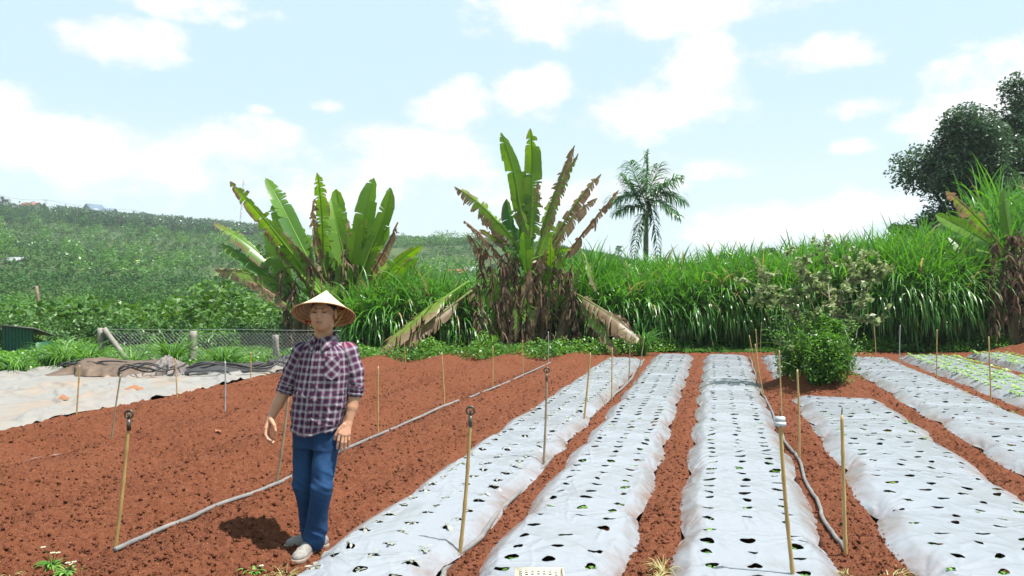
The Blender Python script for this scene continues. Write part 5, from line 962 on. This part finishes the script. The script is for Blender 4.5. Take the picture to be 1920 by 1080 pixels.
def polygonise(f, lo, hi, h, post=None):
    lo, hi = np.array(lo, float), np.array(hi, float); B = 8; nb = np.ceil((hi - lo) / (h * B)).astype(int); N = nb * B
    c = np.stack(np.meshgrid(*[(np.arange(n) + .5) * B * h - h * .5 for n in nb], indexing='ij'), -1).reshape(-1, 3) + lo
    dc = f(c); act = np.abs(dc) < B * h * 1.15 + .012
    D = np.repeat(np.repeat(np.repeat(dc.reshape(nb), B, 0), B, 1), B, 2).astype(np.float32)
    off = np.stack(np.meshgrid(*[np.arange(B)] * 3, indexing='ij'), -1).reshape(-1, 3); bi = np.argwhere(act.reshape(nb)); I = (bi[:, None] * B + off[None]).reshape(-1, 3)
    for a in range(0, len(I), 400000):
        i = I[a:a + 400000]; D[i[:, 0], i[:, 1], i[:, 2]] = f(lo + i * h)
    ins = D < 0; cnt = np.zeros(N - 1, np.int8)
    for dx in (0, 1):
        for dy in (0, 1):
            for dz in (0, 1): cnt += ins[dx:N[0] - 1 + dx, dy:N[1] - 1 + dy, dz:N[2] - 1 + dz]
    C = np.argwhere((cnt > 0) & (cnt < 8)); idx = np.full(N - 1, -1, np.int64); idx[C[:, 0], C[:, 1], C[:, 2]] = np.arange(len(C))
    S = np.zeros((len(C), 3)); n = np.zeros(len(C)); cor = [(x, y, z) for x in (0, 1) for y in (0, 1) for z in (0, 1)]
    for a in cor:
        for ax in range(3):
            if a[ax]: continue
            b = list(a); b[ax] = 1; va = D[C[:, 0] + a[0], C[:, 1] + a[1], C[:, 2] + a[2]]; vb = D[C[:, 0] + b[0], C[:, 1] + b[1], C[:, 2] + b[2]]; m = (va < 0) != (vb < 0)
            t = np.where(m, va / np.where(m, va - vb, 1), 0); p = np.tile(np.array(a, float), (len(C), 1)); p[:, ax] += t; S += p * m[:, None]; n += m
    V = lo + h * (C + S / n[:, None]); Q = []
    for ax in range(3):
        a = [slice(None)] * 3; b = [slice(None)] * 3; a[ax] = slice(0, -1); b[ax] = slice(1, None); e = np.argwhere(ins[tuple(a)] != ins[tuple(b)]); o1, o2 = [k for k in range(3) if k != ax]
        e = e[(e[:, o1] > 0) & (e[:, o2] > 0) & (e[:, o1] < N[o1] - 1) & (e[:, o2] < N[o2] - 1)]
        def at(d1, d2): q = e.copy(); q[:, o1] += d1; q[:, o2] += d2; return idx[q[:, 0], q[:, 1], q[:, 2]]
        q = np.stack((at(-1, -1), at(0, -1), at(0, 0), at(-1, 0)), 1); fl = ins[e[:, 0], e[:, 1], e[:, 2]]
        if ax == 1: fl = ~fl
        q[~fl] = q[~fl][:, ::-1]; Q.append(q)
    Q = np.concatenate(Q); Q = Q[(Q >= 0).all(1)]; return V, Q
def normals(V, Q):
    n = np.cross(V[Q[:, 2]] - V[Q[:, 0]], V[Q[:, 3]] - V[Q[:, 1]]); N = np.zeros_like(V)
    for k in range(4): np.add.at(N, Q[:, k], n)
    return nrm(N)
YM = 5.28
def B_(px, py, dy=0.0): return Wp(px, py, YM + dy)
def RZ(a): c, s = math.cos(a), math.sin(a); return np.array(((c, -s, 0), (s, c, 0), (0, 0, 1.)))
MP = thing('person', 'man in conical straw hat, plaid shirt, blue jeans and pale shoes on bare soil', 'person', (B_(588, 0)[0], YM, 0))
# --- body (skin)
hc = B_(606, 585, -.015); HR = RZ(-.04)          # head centre at eye height, turned a little to the picture's left
def hp(x, y, z): return hc + HR @ np.array((x, y, z))
bd = Solid()
bd.ell(hp(0, .015, .025), (.076, .090, .075), .01, HR).ell(hp(0, -.028, -.035), (.062, .064, .080), .03, HR).ell(hp(0, -.055, -.092), (.034, .032, .027), .03, HR)
for sx in (-1, 1):
    bd.ell(hp(sx * .043, -.055, -.026), (.026, .026, .026), .022, HR).ell(hp(sx * .052, -.01, -.075), (.018, .035, .026), .03, HR).ell(hp(sx * .081, .008, -.012), (.010, .020, .034), .008, HR)
    bd.ell(hp(sx * .031, -.088, .020), (.024, .010, .007), .012, HR).ell(hp(sx * .032, -.096, .003), (.019, .012, .0085), .010, HR, sub=True).ell(hp(sx * .0315, -.083, .002), (.016, .010, .0085), .003, HR)
bd.cone(hp(0, -.086, .008), hp(0, -.103, -.028), .0085, .0125, .012)
for sx in (-1, 1): bd.ell(hp(sx * .014, -.094, -.034), (.009, .011, .008), .006, HR)
bd.ell(hp(0, -.076, -.062), (.036, .022, .024), .022, HR)
for q in np.linspace(-1, 1, 7):
    zc = .004 * q * q; yc = .012 * q * q; bd.ell(hp(q * .023, -.0965 + yc, -.0575 + zc), (.006, .004, .0030), .004, HR).ell(hp(q * .020, -.0955 + yc, -.0705 + zc * 1.6), (.006, .0045, .0038), .004, HR)
for q in np.linspace(-1, 1, 7): bd.ell(hp(q * .021, -.099 + .012 * q * q, -.0635 + .004 * q * q), (.006, .0075, .0026), .0015, HR, sub=True)
for sx in (-1, 1): bd.ell(hp(sx * .036, -.070, -.048), (.014, .016, .016), .016, HR)
nb_ = B_(606, 640, .02); bd.cone(hp(0, .01, -.06), nb_, .056, .062, .025).cone(nb_, nb_ - (0, -.01, .07), .062, .062, .02)
bd.cone(B_(582, 664, .02), B_(636, 664, .02), .05, .05, .03).stack([(.95, B_(592, 0)[0], YM, .13, .09), (1.32, B_(605, 0)[0], YM + .02, .14, .085)], .03, yaw=-.3)
# arms
eL, wL = B_(533, 735, .04), B_(508, 782, -.02); eR, wR = B_(666, 735, .0), B_(653, 792, -.05)
bd.cone(B_(566, 672, .03), eL, .036, .042, .02).cone(eL, (eL + wL) / 2, .041, .037, .01).cone((eL + wL) / 2, wL, .036, .026, .01)
bd.cone(B_(656, 672, .02), eR, .036, .042, .02).cone(eR, (eR + wR) / 2, .042, .038, .01).cone((eR + wR) / 2, wR, .037, .027, .01)
def hand(w, palm, fingers, thumb, rp=.019):
    """palm: list of knuckle points (index..little); fingers: per finger list of joint points"""
    for i, k in enumerate(palm): bd.cone(w + (k - w) * .12, k, .0175 if i in (0, 3) else .0165, .0125, .016)
    for fg, r0 in zip(fingers, (.0099, .0103, .0099, .0087)):
        for i in range(len(fg) - 1): bd.cone(fg[i], fg[i + 1], r0 * (1 - .08 * i), r0 * (1 - .08 * (i + 1)), .003)
    for i in range(len(thumb) - 1): bd.cone(thumb[i], thumb[i + 1], (.0155, .0115, .0098)[i], (.0115, .0098, .0085)[i], .008 if i == 0 else .003)
# hand on the picture's left: hangs relaxed, fingers curling inward, thumb to the right
kn = [B_(*q) for q in ((498.5, 803, -.065), (499, 805, -.045), (500, 806, -.022), (502, 806, .0))]
fl_ = [[kn[0], B_(497.5, 816, -.085), B_(502, 824, -.095), B_(509, 827, -.090)], [kn[1], B_(499, 819, -.066), B_(504, 828, -.070), B_(511, 831, -.064)], [kn[2], B_(501, 819, -.040), B_(506, 828, -.040), B_(513, 829, -.034)], [kn[3], B_(504, 816, -.012), B_(508, 823, -.008), B_(513, 824, -.004)]]
hand(wL, kn, fl_, [B_(508, 788, -.05), B_(514, 798, -.085), B_(516.5, 808, -.095), B_(515.5, 816, -.092)])
# hand on the picture's right: back of the hand to the camera, fingers down
kn = [B_(*q) for q in ((637, 813, -.098), (643, 816, -.100), (648.5, 816, -.094), (654, 814, -.082))]
fr_ = [[kn[0], B_(634, 826, -.112), B_(632.5, 835, -.108), B_(632, 841, -.100)], [kn[1], B_(641, 830, -.114), B_(639.5, 840, -.110), B_(638.5, 847, -.102)], [kn[2], B_(647.5, 830, -.108), B_(646, 840, -.104), B_(644.5, 846, -.097)], [kn[3], B_(654, 825, -.092), B_(653, 833, -.088), B_(652, 838, -.082)]]
hand(wR, kn, fr_, [B_(645, 797, -.075), B_(635, 806, -.088), B_(629.5, 816, -.094), B_(627, 824, -.092)])
# legs reach down to the feet inside jeans and shoes
aF, aB = B_(589, 1022, -.02), B_(584, 1012, .08)
bd.stack([(.72, B_(591, 0)[0], YM, .12, .09), (.96, B_(592, 0)[0], YM, .13, .09)], .02).cone(B_(608, 830, -.03), B_(602, 910, -.09), .07, .05, .03).cone(B_(602, 910, -.09), aF, .048, .036, .01).cone(B_(575, 830, .03), B_(569, 910, .01), .07, .05, .03).cone(B_(569, 910, .01), aB, .048, .036, .01)
tF, tB = G(562, 1053, .045), G(550, 1030, .045); tF = aF + (tF - aF) * .55; tB = aB + (tB - aB) * .5; tF[2] = tB[2] = .045; pass
hx = B_(607, 590, .035); tilt = math.radians(25); ax = np.array((0, math.sin(tilt), math.cos(tilt))); RR, HH = .207, .176
def under_hat(f):
    def g(P):
        d = P - hx; h = d @ ax; r = np.linalg.norm(d - h[:, None] * ax, axis=1); return np.maximum(f(P), (h - HH * (1 - r / RR) + .016) * .76)
    return g
V, Q = polygonise(under_hat(bd), (B_(480, 0)[0], YM - .32, .0), (B_(690, 0)[0], YM + .30, 1.74), .0032)
V = V + normals(V, Q) * (fbm(V[:, 0] * 60, V[:, 1] * 60, V[:, 2] * 60, o=2) - .5)[:, None] * .0006
lip = np.zeros(len(V)); L_ = (V - hc) @ HR; lip = np.exp(-(L_[:, 0] / .022) ** 4) * np.exp(-((L_[:, 2] + .0635) / .0125) ** 4) * (L_[:, 1] < -.088)
def skin():
    m, t, out = mat('skin'); a = t.new('ShaderNodeAttribute', attribute_name='lip').outputs['Fac']; tc = t.new('ShaderNodeTexCoord').outputs['Object']; n = t.new('ShaderNodeTexNoise', inp={'Vector': tc, 'Scale': 28.0, 'Detail': 4.0}).outputs[0]
    c = t.mix(n, (.44, .235, .145), (.36, .175, .105)); c = t.mix(t.math('MULTIPLY', a, .75), c, (.26, .075, .06)); p = t.new('ShaderNodeBsdfPrincipled', inp={'Base Color': c, 'Roughness': .48}); p.inputs['Subsurface Weight'].default_value = .12; p.inputs['Subsurface Radius'].default_value = (.012, .005, .003); p.inputs['Subsurface Scale'].default_value = .5
    n3 = t.new('ShaderNodeTexNoise', inp={'Vector': tc, 'Scale': 160.0, 'Detail': 3.0}).outputs[0]; b = t.new('ShaderNodeBump', inp={'Height': n3, 'Strength': .25, 'Distance': .002}); t.l.new(b.outputs[0], p.inputs['Normal']); t.l.new(p.outputs[0], out.inputs[0]); return m
M['skin'] = skin(); M['hair'] = plain('black_hair', (.012, .011, .011), .5); M['teeth'] = plain('teeth', (.45, .43, .38), .3, var=.05); M['gold'] = plain('gold_ring', (.6, .4, .1), .25, metal=1)
obj('body', (V, Q, None, {'lip': lip}), M['skin'], MP)
# face details
for sx in (-1, 1):
    e = hp(sx * .0315, -.0885, .0015); s_ = Solid().ell(e, (.0145, .0075, .0042), .001, HR @ RZ(0)); v, q = polygonise(s_, e - .02, e + .02, .0012); obj('eye', (v, q), M['hair'], MP)
    t = np.linspace(-1, 1, 10); P = np.array([hp(sx * (.032 + .020 * u), -.0955 + .010 * abs(u * .5 + .5) ** 2 * 1.0, .0185 + .0035 * (1 - u * u) - .003 * u) for u in t]); obj('eyebrow', tube(P, 0.0042 * (1 - .6 * np.abs(t) ** 3), 6), M['hair'], MP)
P = np.array([hp(.019 * u, -.0935 + .009 * u * u, -.0630 + .004 * u * u) for u in np.linspace(-1, 1, 8)]); obj('teeth', tube(P, .0026, 5), M['teeth'], MP)
hs = Solid().ell(hp(0, .022, .030), (.081, .095, .080), .01, HR).ell(hp(0, -.085, -.06), (.09, .075, .115), .02, HR, sub=True).ell(hp(0, .0, -.085), (.2, .2, .06), .01, HR, sub=True); v, q = polygonise(under_hat(hs), hc - .16, hc + .16, .004)
obj('hair', (v + normals(v, q) * (fbm(v[:, 0] * 90, v[:, 1] * 90, v[:, 2] * 40, o=2) - .5)[:, None] * .006, q), M['hair'], MP)
rg = fr_[2][0] + (fr_[2][1] - fr_[2][0]) * .5; a = np.linspace(0, 6.283, 15); obj('ring', tube(np.stack((rg[0] + .0098 * np.cos(a), rg[1] + .0098 * np.sin(a), rg[2] + a * 0), 1), .0018, 5, caps=False), M['gold'], MP)

# --- shirt
def zpx(py): return H - (py - HY) / F * YM
def plaid():
    m, t, out = mat('plaid_flannel'); cols = []
    for nm in ('pu', 'pv'):
        a = t.new('ShaderNodeAttribute', attribute_name=nm).outputs['Fac']; f = t.math('FRACT', t.math('MULTIPLY', a, 1 / .048))
        N_, Rr, L_, Wh, Pl = (.02, .014, .036), (.16, .016, .048), (.20, .19, .225), (.40, .38, .42), (.085, .042, .085)
        cols.append(t.ramp(f, [(0, N_), (.16, Pl), (.20, N_), (.34, Rr), (.42, Pl), (.50, L_), (.60, Wh), (.65, L_), (.72, Wh), (.77, L_), (.86, Pl), (.93, Rr)], 'CONSTANT'))
    c = t.mix(.5, cols[0], cols[1]); tc = t.new('ShaderNodeTexCoord').outputs['Object']; n = t.new('ShaderNodeTexNoise', inp={'Vector': tc, 'Scale': 300.0, 'Detail': 2.0}).outputs[0]
    p = t.new('ShaderNodeBsdfPrincipled', inp={'Base Color': c, 'Roughness': .9, 'Specular IOR Level': .15}); b = t.new('ShaderNodeBump', inp={'Height': n, 'Strength': .4, 'Distance': .0015}); t.l.new(b.outputs[0], p.inputs['Normal']); t.l.new(p.outputs[0], out.inputs[0]); return m
M['plaid'] = plaid(); M['plaid_in'] = M['plaid']; YAW = -.30
rows = [(zpx(812), 592, .0, .172, .118), (zpx(780), 596, .0, .179, .122), (zpx(740), 601, .0, .181, .124), (zpx(700), 606, .01, .180, .124), (zpx(672), 608, .015, .170, .118), (zpx(655), 608, .02, .150, .105), (zpx(644), 607, .02, .112, .085), (zpx(634), 607, .02, .078, .075)]
rows = [(z, B_(px, 0)[0], YM + dy, rx, ry) for z, px, dy, rx, ry in rows]
sh = Solid().stack(rows, .01, yaw=YAW, pw=2.3)
shL, shR = B_(567, 661, .03), B_(652, 661, .015)
sh.ell(shL, (.062, .068, .062), .04).ell(shR, (.064, .068, .062), .04)
sL = [(shL, B_(549, 695, .05), .067, .060), (B_(549, 695, .05), B_(537, 727, .045), .060, .057), (B_(539, 721, .045), B_(533, 737, .035), .058, .056)]
sR = [(shR, B_(664, 697, .01), .068, .060), (B_(664, 697, .01), B_(667, 728, .0), .060, .056), (B_(667, 722, .0), B_(664, 743, -.005), .057, .053)]
for a, b, ra, rb in sL[:2] + sR[:2]: sh.cone(a, b, ra, rb, .018)
def shirt_f(P):
    d = sh(P); return d
V, Q = polygonise(shirt_f, (B_(500, 0)[0], YM - .25, zpx(830)), (B_(700, 0)[0], YM + .26, zpx(618)), .0045)
N = normals(V, Q)
def segd(P, segs):
    best = np.full(len(P), 9.); prm = np.zeros(len(P)); ang = np.zeros(len(P)); acc = 0
    for a, b, ra, rb in segs:
        ab = b - a; L = np.linalg.norm(ab); tt = np.clip(((P - a) @ ab) / L ** 2, -.2, 1.1); q = P - a - np.clip(tt, 0, 1)[:, None] * ab; d = np.linalg.norm(q, axis=1) - (ra + (rb - ra) * np.clip(tt, 0, 1)); m = d < best
        u = nrm(np.cross(ab, (0, 1., 0))[None])[0]; w = np.cross(ab / L, u); an = np.arctan2(q @ w, q @ u); best = np.where(m, d, best); prm = np.where(m, acc + tt * L, prm); ang = np.where(m, an, ang); acc += L
    return best, prm, ang
dt = Solid().stack(rows, .01, yaw=YAW, pw=2.3)(V); cxs = np.interp(V[:, 2], [r[0] for r in rows], [r[1] for r in rows]); x, y = V[:, 0] - cxs, V[:, 1] - YM; c_, s_ = math.cos(YAW), math.sin(YAW); xl, yl = x * c_ + y * s_, -x * s_ + y * c_
pu = np.arctan2(xl, -yl * 1.35) * .165; pv = V[:, 2].copy()
for segs in (sL, sR):
    d, prm, ang = segd(V, segs); m = d < dt - .004; pu = np.where(m, ang * .06, pu); pv = np.where(m, -prm + .02, pv)
# folds: soft drapery running down the torso, tighter rings on the sleeves, tail hem curve
fz = (fbm(V[:, 0] * 13 + V[:, 2] * 4, V[:, 1] * 13, V[:, 2] * 4.5, o=3, seed=3) - .5) * .034; dr = np.clip((zpx(690) - V[:, 2]) / .3, 0.2, 1)
rid = 1 - np.abs(2 * fbm(V[:, 0] * 9 + V[:, 2] * 7, V[:, 1] * 9, V[:, 2] * 11, o=2, seed=13) - 1); fz = fz * dr + np.clip(rid - .8, 0, 1) * .05 * dr
for segs, sgn in ((sL, 1), (sR, -1)):
    d, prm, ang = segd(V, segs); m = np.clip((.01 - d) / .02, 0, 1) * (d < dt); fz = fz + m * (np.sin(prm * 95 + 2.2 * np.sin(ang + 1) + sgn) * .0045 * np.clip((prm - .09) / .08, 0, 1))
V2 = V + N * fz[:, None]
hem = np.clip((zpx(790) - V[:, 2]) / .06, 0, 1); side = np.abs(np.sin(np.arctan2(xl, -yl))); V2[:, 2] += hem * side ** 2 * .045 - hem * .006
SHIRT = obj('shirt', (V2, Q, None, {'pu': pu, 'pv': pv}), M['plaid'], MP)
# rolled cuffs
for segs, nm in ((sL, 'cuff'), (sR, 'cuff')):
    a, b, ra, rb = segs[2]; t = np.linspace(0, 1, 14); P = a + (b - a) * t[:, None]; r = (ra + (rb - ra) * t) * (1.0 + .05 * np.sin(t * 3 * math.pi * 2) + .04); r[-1] *= .93; g = tube(P, r, 28, caps=False); v = g[0]; v = v + (fbm(v[:, 0] * 30, v[:, 2] * 30, v[:, 1] * 30, o=2) - .5)[:, None] * .010
    inn = tube(P[::-1][:4], r[::-1][:4] * .9, 28, caps=False); g = merge([(v, g[1], None, {'pu': np.tile(np.arange(28) / 28 * .36, 14), 'pv': np.repeat(t * .09 + .013, 28)}), (inn[0], inn[1], None, {'pu': np.tile(np.arange(28) / 28 * .36, 4), 'pv': np.repeat(np.linspace(0, .03, 4), 28)})])
    lip_ = len(v); g = (g[0], np.concatenate((g[1], [(13 * 28 + j, 13 * 28 + (j + 1) % 28, lip_ + (j + 1) % 28, lip_ + j) for j in range(28)])), None, g[3]); obj(nm, g, M['plaid'], SHIRT)
def surf(xa, z, off=.006):
    """point on the shirt front: xa = angle from the button line, torso frame"""
    r = [np.interp(z, [q[0] for q in rows], [q[k] for q in rows]) for k in (1, 2, 3, 4)]; x, y = math.sin(xa), -math.cos(xa); s = 1 / ((abs(x) ** 2.3 + abs(y) ** 2.3) ** (1 / 2.3)); x, y = x * s * r[2] , y * s * r[3]; n = nrm(np.array([x / r[2], y / r[3]])[None])[0]; x += n[0] * off; y += n[1] * off
    return np.array((r[0] + x * c_ - y * s_, r[1] + x * s_ + y * c_, z))
def patch(a0, a1, z0, z1, nu, nv, off, name, pr, sk=0.0, rot=0.0):
    Vv = []; A1, A2 = [], []
    for j in range(nv):
        for i in range(nu):
            u, v = i / (nu - 1), j / (nv - 1); z = z0 + (z1 - z0) * v - (.018 * (1 - abs(2 * u - 1)) * (1 - v) if sk else 0); p = surf(a0 + (a1 - a0) * u, z, off if 0 < i < nu - 1 else off - .006); Vv.append(p); x, y = (a0 + (a1 - a0) * u) * .165, z; A1.append(x * math.cos(rot) - y * math.sin(rot)); A2.append(x * math.sin(rot) + y * math.cos(rot))
    return obj(name, (Vv, gridQ(nv, nu), None, {'pu': A1, 'pv': A2}), M['plaid'], pr)
patch(-.16, .10, zpx(806), zpx(645), 10, 60, .0095, 'button_placket', SHIRT); patch(.40, .98, zpx(703), zpx(665), 16, 18, .0125, 'chest_pocket', SHIRT, .5, .78)
for py in (652, 690, 715, 740, 765, 787):
    p = surf(-.03, zpx(py), .012); q = surf(-.03, zpx(py), .016); obj('button', tube([p, q], .0065, 10), M['hair'], SHIRT)
# collar: two leaves standing round the neck
for sd in (-1, 1):
    Vv = []; nu, nv = 14, 6
    for j in range(nv):
        for i in range(nu):
            u, v = i / (nu - 1), j / (nv - 1); an = math.pi - u * (math.pi - .30) if sd > 0 else -(math.pi - u * (math.pi - .30)); rr_ = .062 + .030 * v + .012 * u; pt = .045 * u ** 3 * v
            x, y = math.sin(an) * rr_ * (1.05), -math.cos(an) * rr_; zz = zpx(632) + .030 * (1 - u) ** .8 + .014 * u - .052 * v - pt - .012 * u; y += .02
            Vv.append((B_(607, 0)[0] + x * c_ - y * s_, YM + .0 + x * s_ + y * c_ - .02 * u, zz))
    Vv = np.array(Vv); g = gridQ(nv, nu); o = obj('collar', (Vv, g, None, {'pu': Vv[:, 0] * .7 + Vv[:, 2] * .7, 'pv': Vv[:, 2] * .7 - Vv[:, 0] * .7}), M['plaid'], SHIRT); md = o.modifiers.new('thick', 'SOLIDIFY'); md.thickness = .004
# --- jeans
def denim():
    m, t, out = mat('blue_denim'); tc = t.new('ShaderNodeTexCoord').outputs['Object']; a = t.new('ShaderNodeAttribute', attribute_name='fade').outputs['Fac']; n = t.new('ShaderNodeTexNoise', inp={'Vector': tc, 'Scale': 16.0, 'Detail': 7.0, 'Roughness': .7}).outputs[0]
    f = t.math('ADD', a, t.math('MULTIPLY', t.math('SUBTRACT', n, .5), .7), clamp=True); c = t.mix(f, (.003, .012, .042), (.020, .070, .175)); p = t.new('ShaderNodeBsdfPrincipled', inp={'Base Color': c, 'Roughness': .85, 'Specular IOR Level': .2})
    n2 = t.new('ShaderNodeTexNoise', inp={'Vector': tc, 'Scale': 250.0, 'Detail': 2.0}).outputs[0]; b = t.new('ShaderNodeBump', inp={'Height': n2, 'Strength': .4, 'Distance': .002}); t.l.new(b.outputs[0], p.inputs['Normal']); t.l.new(p.outputs[0], out.inputs[0]); return m
M['denim'] = denim(); je = Solid().stack([(zpx(838), B_(592, 0)[0], YM, .150, .105), (zpx(815), B_(592, 0)[0], YM, .157, .110), (zpx(785), B_(594, 0)[0], YM, .155, .108)], .02, yaw=YAW, pw=2.3)
kF, kB = B_(603, 912, -.09), B_(568, 908, .02); cF, cB = B_(588, 1019, -.015), B_(583, 1009, .085)
je.cone(B_(612, 832, -.02), kF, .086, .066, .035).cone(kF, cF, .065, .066, .02)
je2 = Solid().cone(B_(573, 832, .02), kB, .083, .060, .035).cone(kB, cB, .060, .055, .02)
def jf(P): return np.minimum(je(P), np.maximum(je2(P), -99))
def jeans_f(P):
    d = jf(P); return np.maximum(d, (zpx(1026) + .06 * (P[:, 1] - YM)) - P[:, 2])
V, Q = polygonise(jeans_f, (B_(530, 0)[0], YM - .24, .03), (B_(660, 0)[0], YM + .26, zpx(790)), .0045); N = normals(V, Q); z = V[:, 2]
fz = (fbm(V[:, 0] * 10, V[:, 1] * 10, z * 7, o=3, seed=21) - .5) * .022
for zc, w_, am in ((zpx(905), .10, .018), (zpx(1000), .07, .022)):
    e = np.exp(-((z - zc) / w_) ** 2); rid = 1 - np.abs(2 * fbm(V[:, 0] * 7 + z * 6, V[:, 1] * 7, z * 19 + V[:, 0] * 9, o=2, seed=int(zc * 100)) - 1); fz += e * (rid - .6) * am
fade = .32 + .35 * np.exp(-((z - zpx(880)) / .16) ** 2) * np.clip(-N[:, 1], 0, 1) + .25 * np.exp(-((z - zpx(1010)) / .02) ** 2) + np.clip(fz * 22, -.2, .35); JE = obj('jeans', (V + N * fz[:, None], Q, None, {'fade': fade}), M['denim'], MP)
P = cr([B_(632, 812, -.03), B_(631, 860, -.05), B_(622, 910, -.09), B_(612, 960, -.06), B_(606, 1008, -.02)], 30); obj('side_seam', tube(P, .0035, 5), plain('faded_seam', (.10, .20, .35), .8), JE)
# --- shoes
M['canvas'] = plain('grey_canvas', (.26, .25, .235), .85, c2=(.19, .17, .155), scale=30, bump=.3); M['sole'] = plain('pale_sole', (.30, .26, .22), .6, c2=(.24, .13, .09), scale=20); M['sock'] = plain('dark_sock', (.09, .085, .11), .9)
def shoe(toe, heel, label):
    toe, heel = toe.copy(), heel.copy(); toe[2] = heel[2] = 0; d = toe - heel; L = np.linalg.norm(d); a = math.atan2(d[1], d[0]); R3 = RZ(a); c = (toe + heel) / 2
    def p(x, y, z): return c + R3 @ np.array((x * L, y, z))
    s = Solid().ell(p(-.28, 0, .045), (.075, .038, .052), .01, R3).ell(p(0, 0, .045), (.11, .043, .046), .04, R3).ell(p(.27, -.004, .035), (.075, .049, .036), .03, R3).ell(p(-.22, 0, .085), (.055, .034, .032), .03, R3).ell(p(-.23, 0, .13), (.036, .026, .03), .008, R3, sub=True)
    f = lambda P: np.maximum(s(P), .022 - P[:, 2]); v, q = polygonise(f, c - (.22, .22, 0), c + (.22, .22, .15), .0035); n = normals(v, q); v = v + n * ((fbm(v[:, 0] * 25, v[:, 1] * 25, v[:, 2] * 50, o=2) - .5) * .006)[:, None]; root = obj('shoe', (v, q), M['canvas'], MP)
    so = Solid().ell(p(-.27, 0, .015), (.082, .042, .05), .01, R3).ell(p(0, 0, .015), (.12, .044, .05), .03, R3).ell(p(.27, -.004, .015), (.085, .055, .05), .02, R3); f = lambda P: np.maximum(so(P), np.abs(P[:, 2] - .014) - .014); v, q = polygonise(f, c - (.22, .22, .02), c + (.22, .22, .06), .0035); obj('sole', (v, q), M['sole'], root)
    e = p(.12, 0, .088); obj('seam', tube(cr([p(.02, -.03, .075), p(.2, -.038, .062), p(.40, -.01, .058), p(.2, .034, .062), p(.02, .028, .075)], 24), .003, 5), M['sole'], root); return root
shoe(G(553, 1062), G(597, 1022), ''); shoe(G(539, 1029), G(611, 1028), '')
obj('sock', tube([aF - (0, 0, .03), aF + (0, 0, .05)], [.042, .044], 14), M['sock'], MP); obj('sock', tube([aB - (0, 0, .04), aB + (0, 0, .05)], [.042, .044], 14), M['sock'], MP)
# --- conical hat
ux = np.array((1., 0, 0)); uy = np.cross(ax, ux)
def hatp(r, a, h): return hx + ux * r * math.cos(a) + uy * r * math.sin(a) + ax * h
def cone(off, name_r):
    n = 72; V = []; m = 40
    for i in range(m):
        t = i / (m - 1); r = RR * t * (1 - .0) + .001; h = HH * (1 - t) ** 1.06 - off - .004 * math.sin(t * math.pi)
        for j in range(n): a = j / n * 2 * math.pi; V.append(hatp(r + .0012 * (fbm(j * .7, i * .3, o=2) - .5), a, h + .0012 * math.sin(a * 24)))
    i = np.arange(m - 1)[:, None] * n; j = np.arange(n)[None]; Q = np.stack((i + j, i + (j + 1) % n, i + n + (j + 1) % n, i + n + j), -1).reshape(-1, 4); return V, Q
M['straw'] = plain('palm_straw', (.62, .55, .38), .6, c2=(.52, .43, .27), scale=30, bump=.3); M['strawin'] = plain('straw_inside', (.46, .25, .11), .7, c2=(.34, .17, .07), scale=20); M['cane'] = plain('cane_hoop', (.20, .11, .04), .6); M['red'] = plain('red_ribbon', (.55, .03, .02), .5, var=.3); M['yellowcord'] = plain('yellow_cord', (.55, .33, .07), .6)
HAT = obj('hat', cone(0, 0), M['straw'], MP); obj('lining', cone(.005, 0), M['strawin'], HAT)
for k in range(1, 12):
    t = k / 11.0; a = np.linspace(0, 2 * math.pi, 61); r = RR * t - .003; h = HH * (1 - t) ** 1.06 - .0085; obj('hoop' if k < 11 else 'rim', tube([hatp(r if k < 11 else RR, q, h if k < 11 else -.002) for q in a], .0021 if k < 11 else .0042, 6, caps=False), M['cane'] if k < 11 else M['strawin'], HAT)
for px, py, s_ in ((577, 605, 1.0), (645, 580, .8)):
    c = B_(px, py, .02 if px < 600 else .03); cc = NR.normal(0, 1, (16, 3)) * (.013, .008, .006) * s_ + c; obj('ribbon', cards(cc, .03, .016), M['red'], HAT)
obj('chin_cord', merge([tube(cr([B_(647, 582, .02), B_(641, 591, -.03), B_(630, 607, -.07), B_(617, 617, -.085), B_(600, 618, -.08), B_(585, 611, -.04), B_(578, 604, .0)], 24), .0024, 5), tube(cr([B_(648, 580, .02), B_(640, 585, .0), B_(632, 590, .0)], 8), .004, 5)]), M['yellowcord'], HAT)
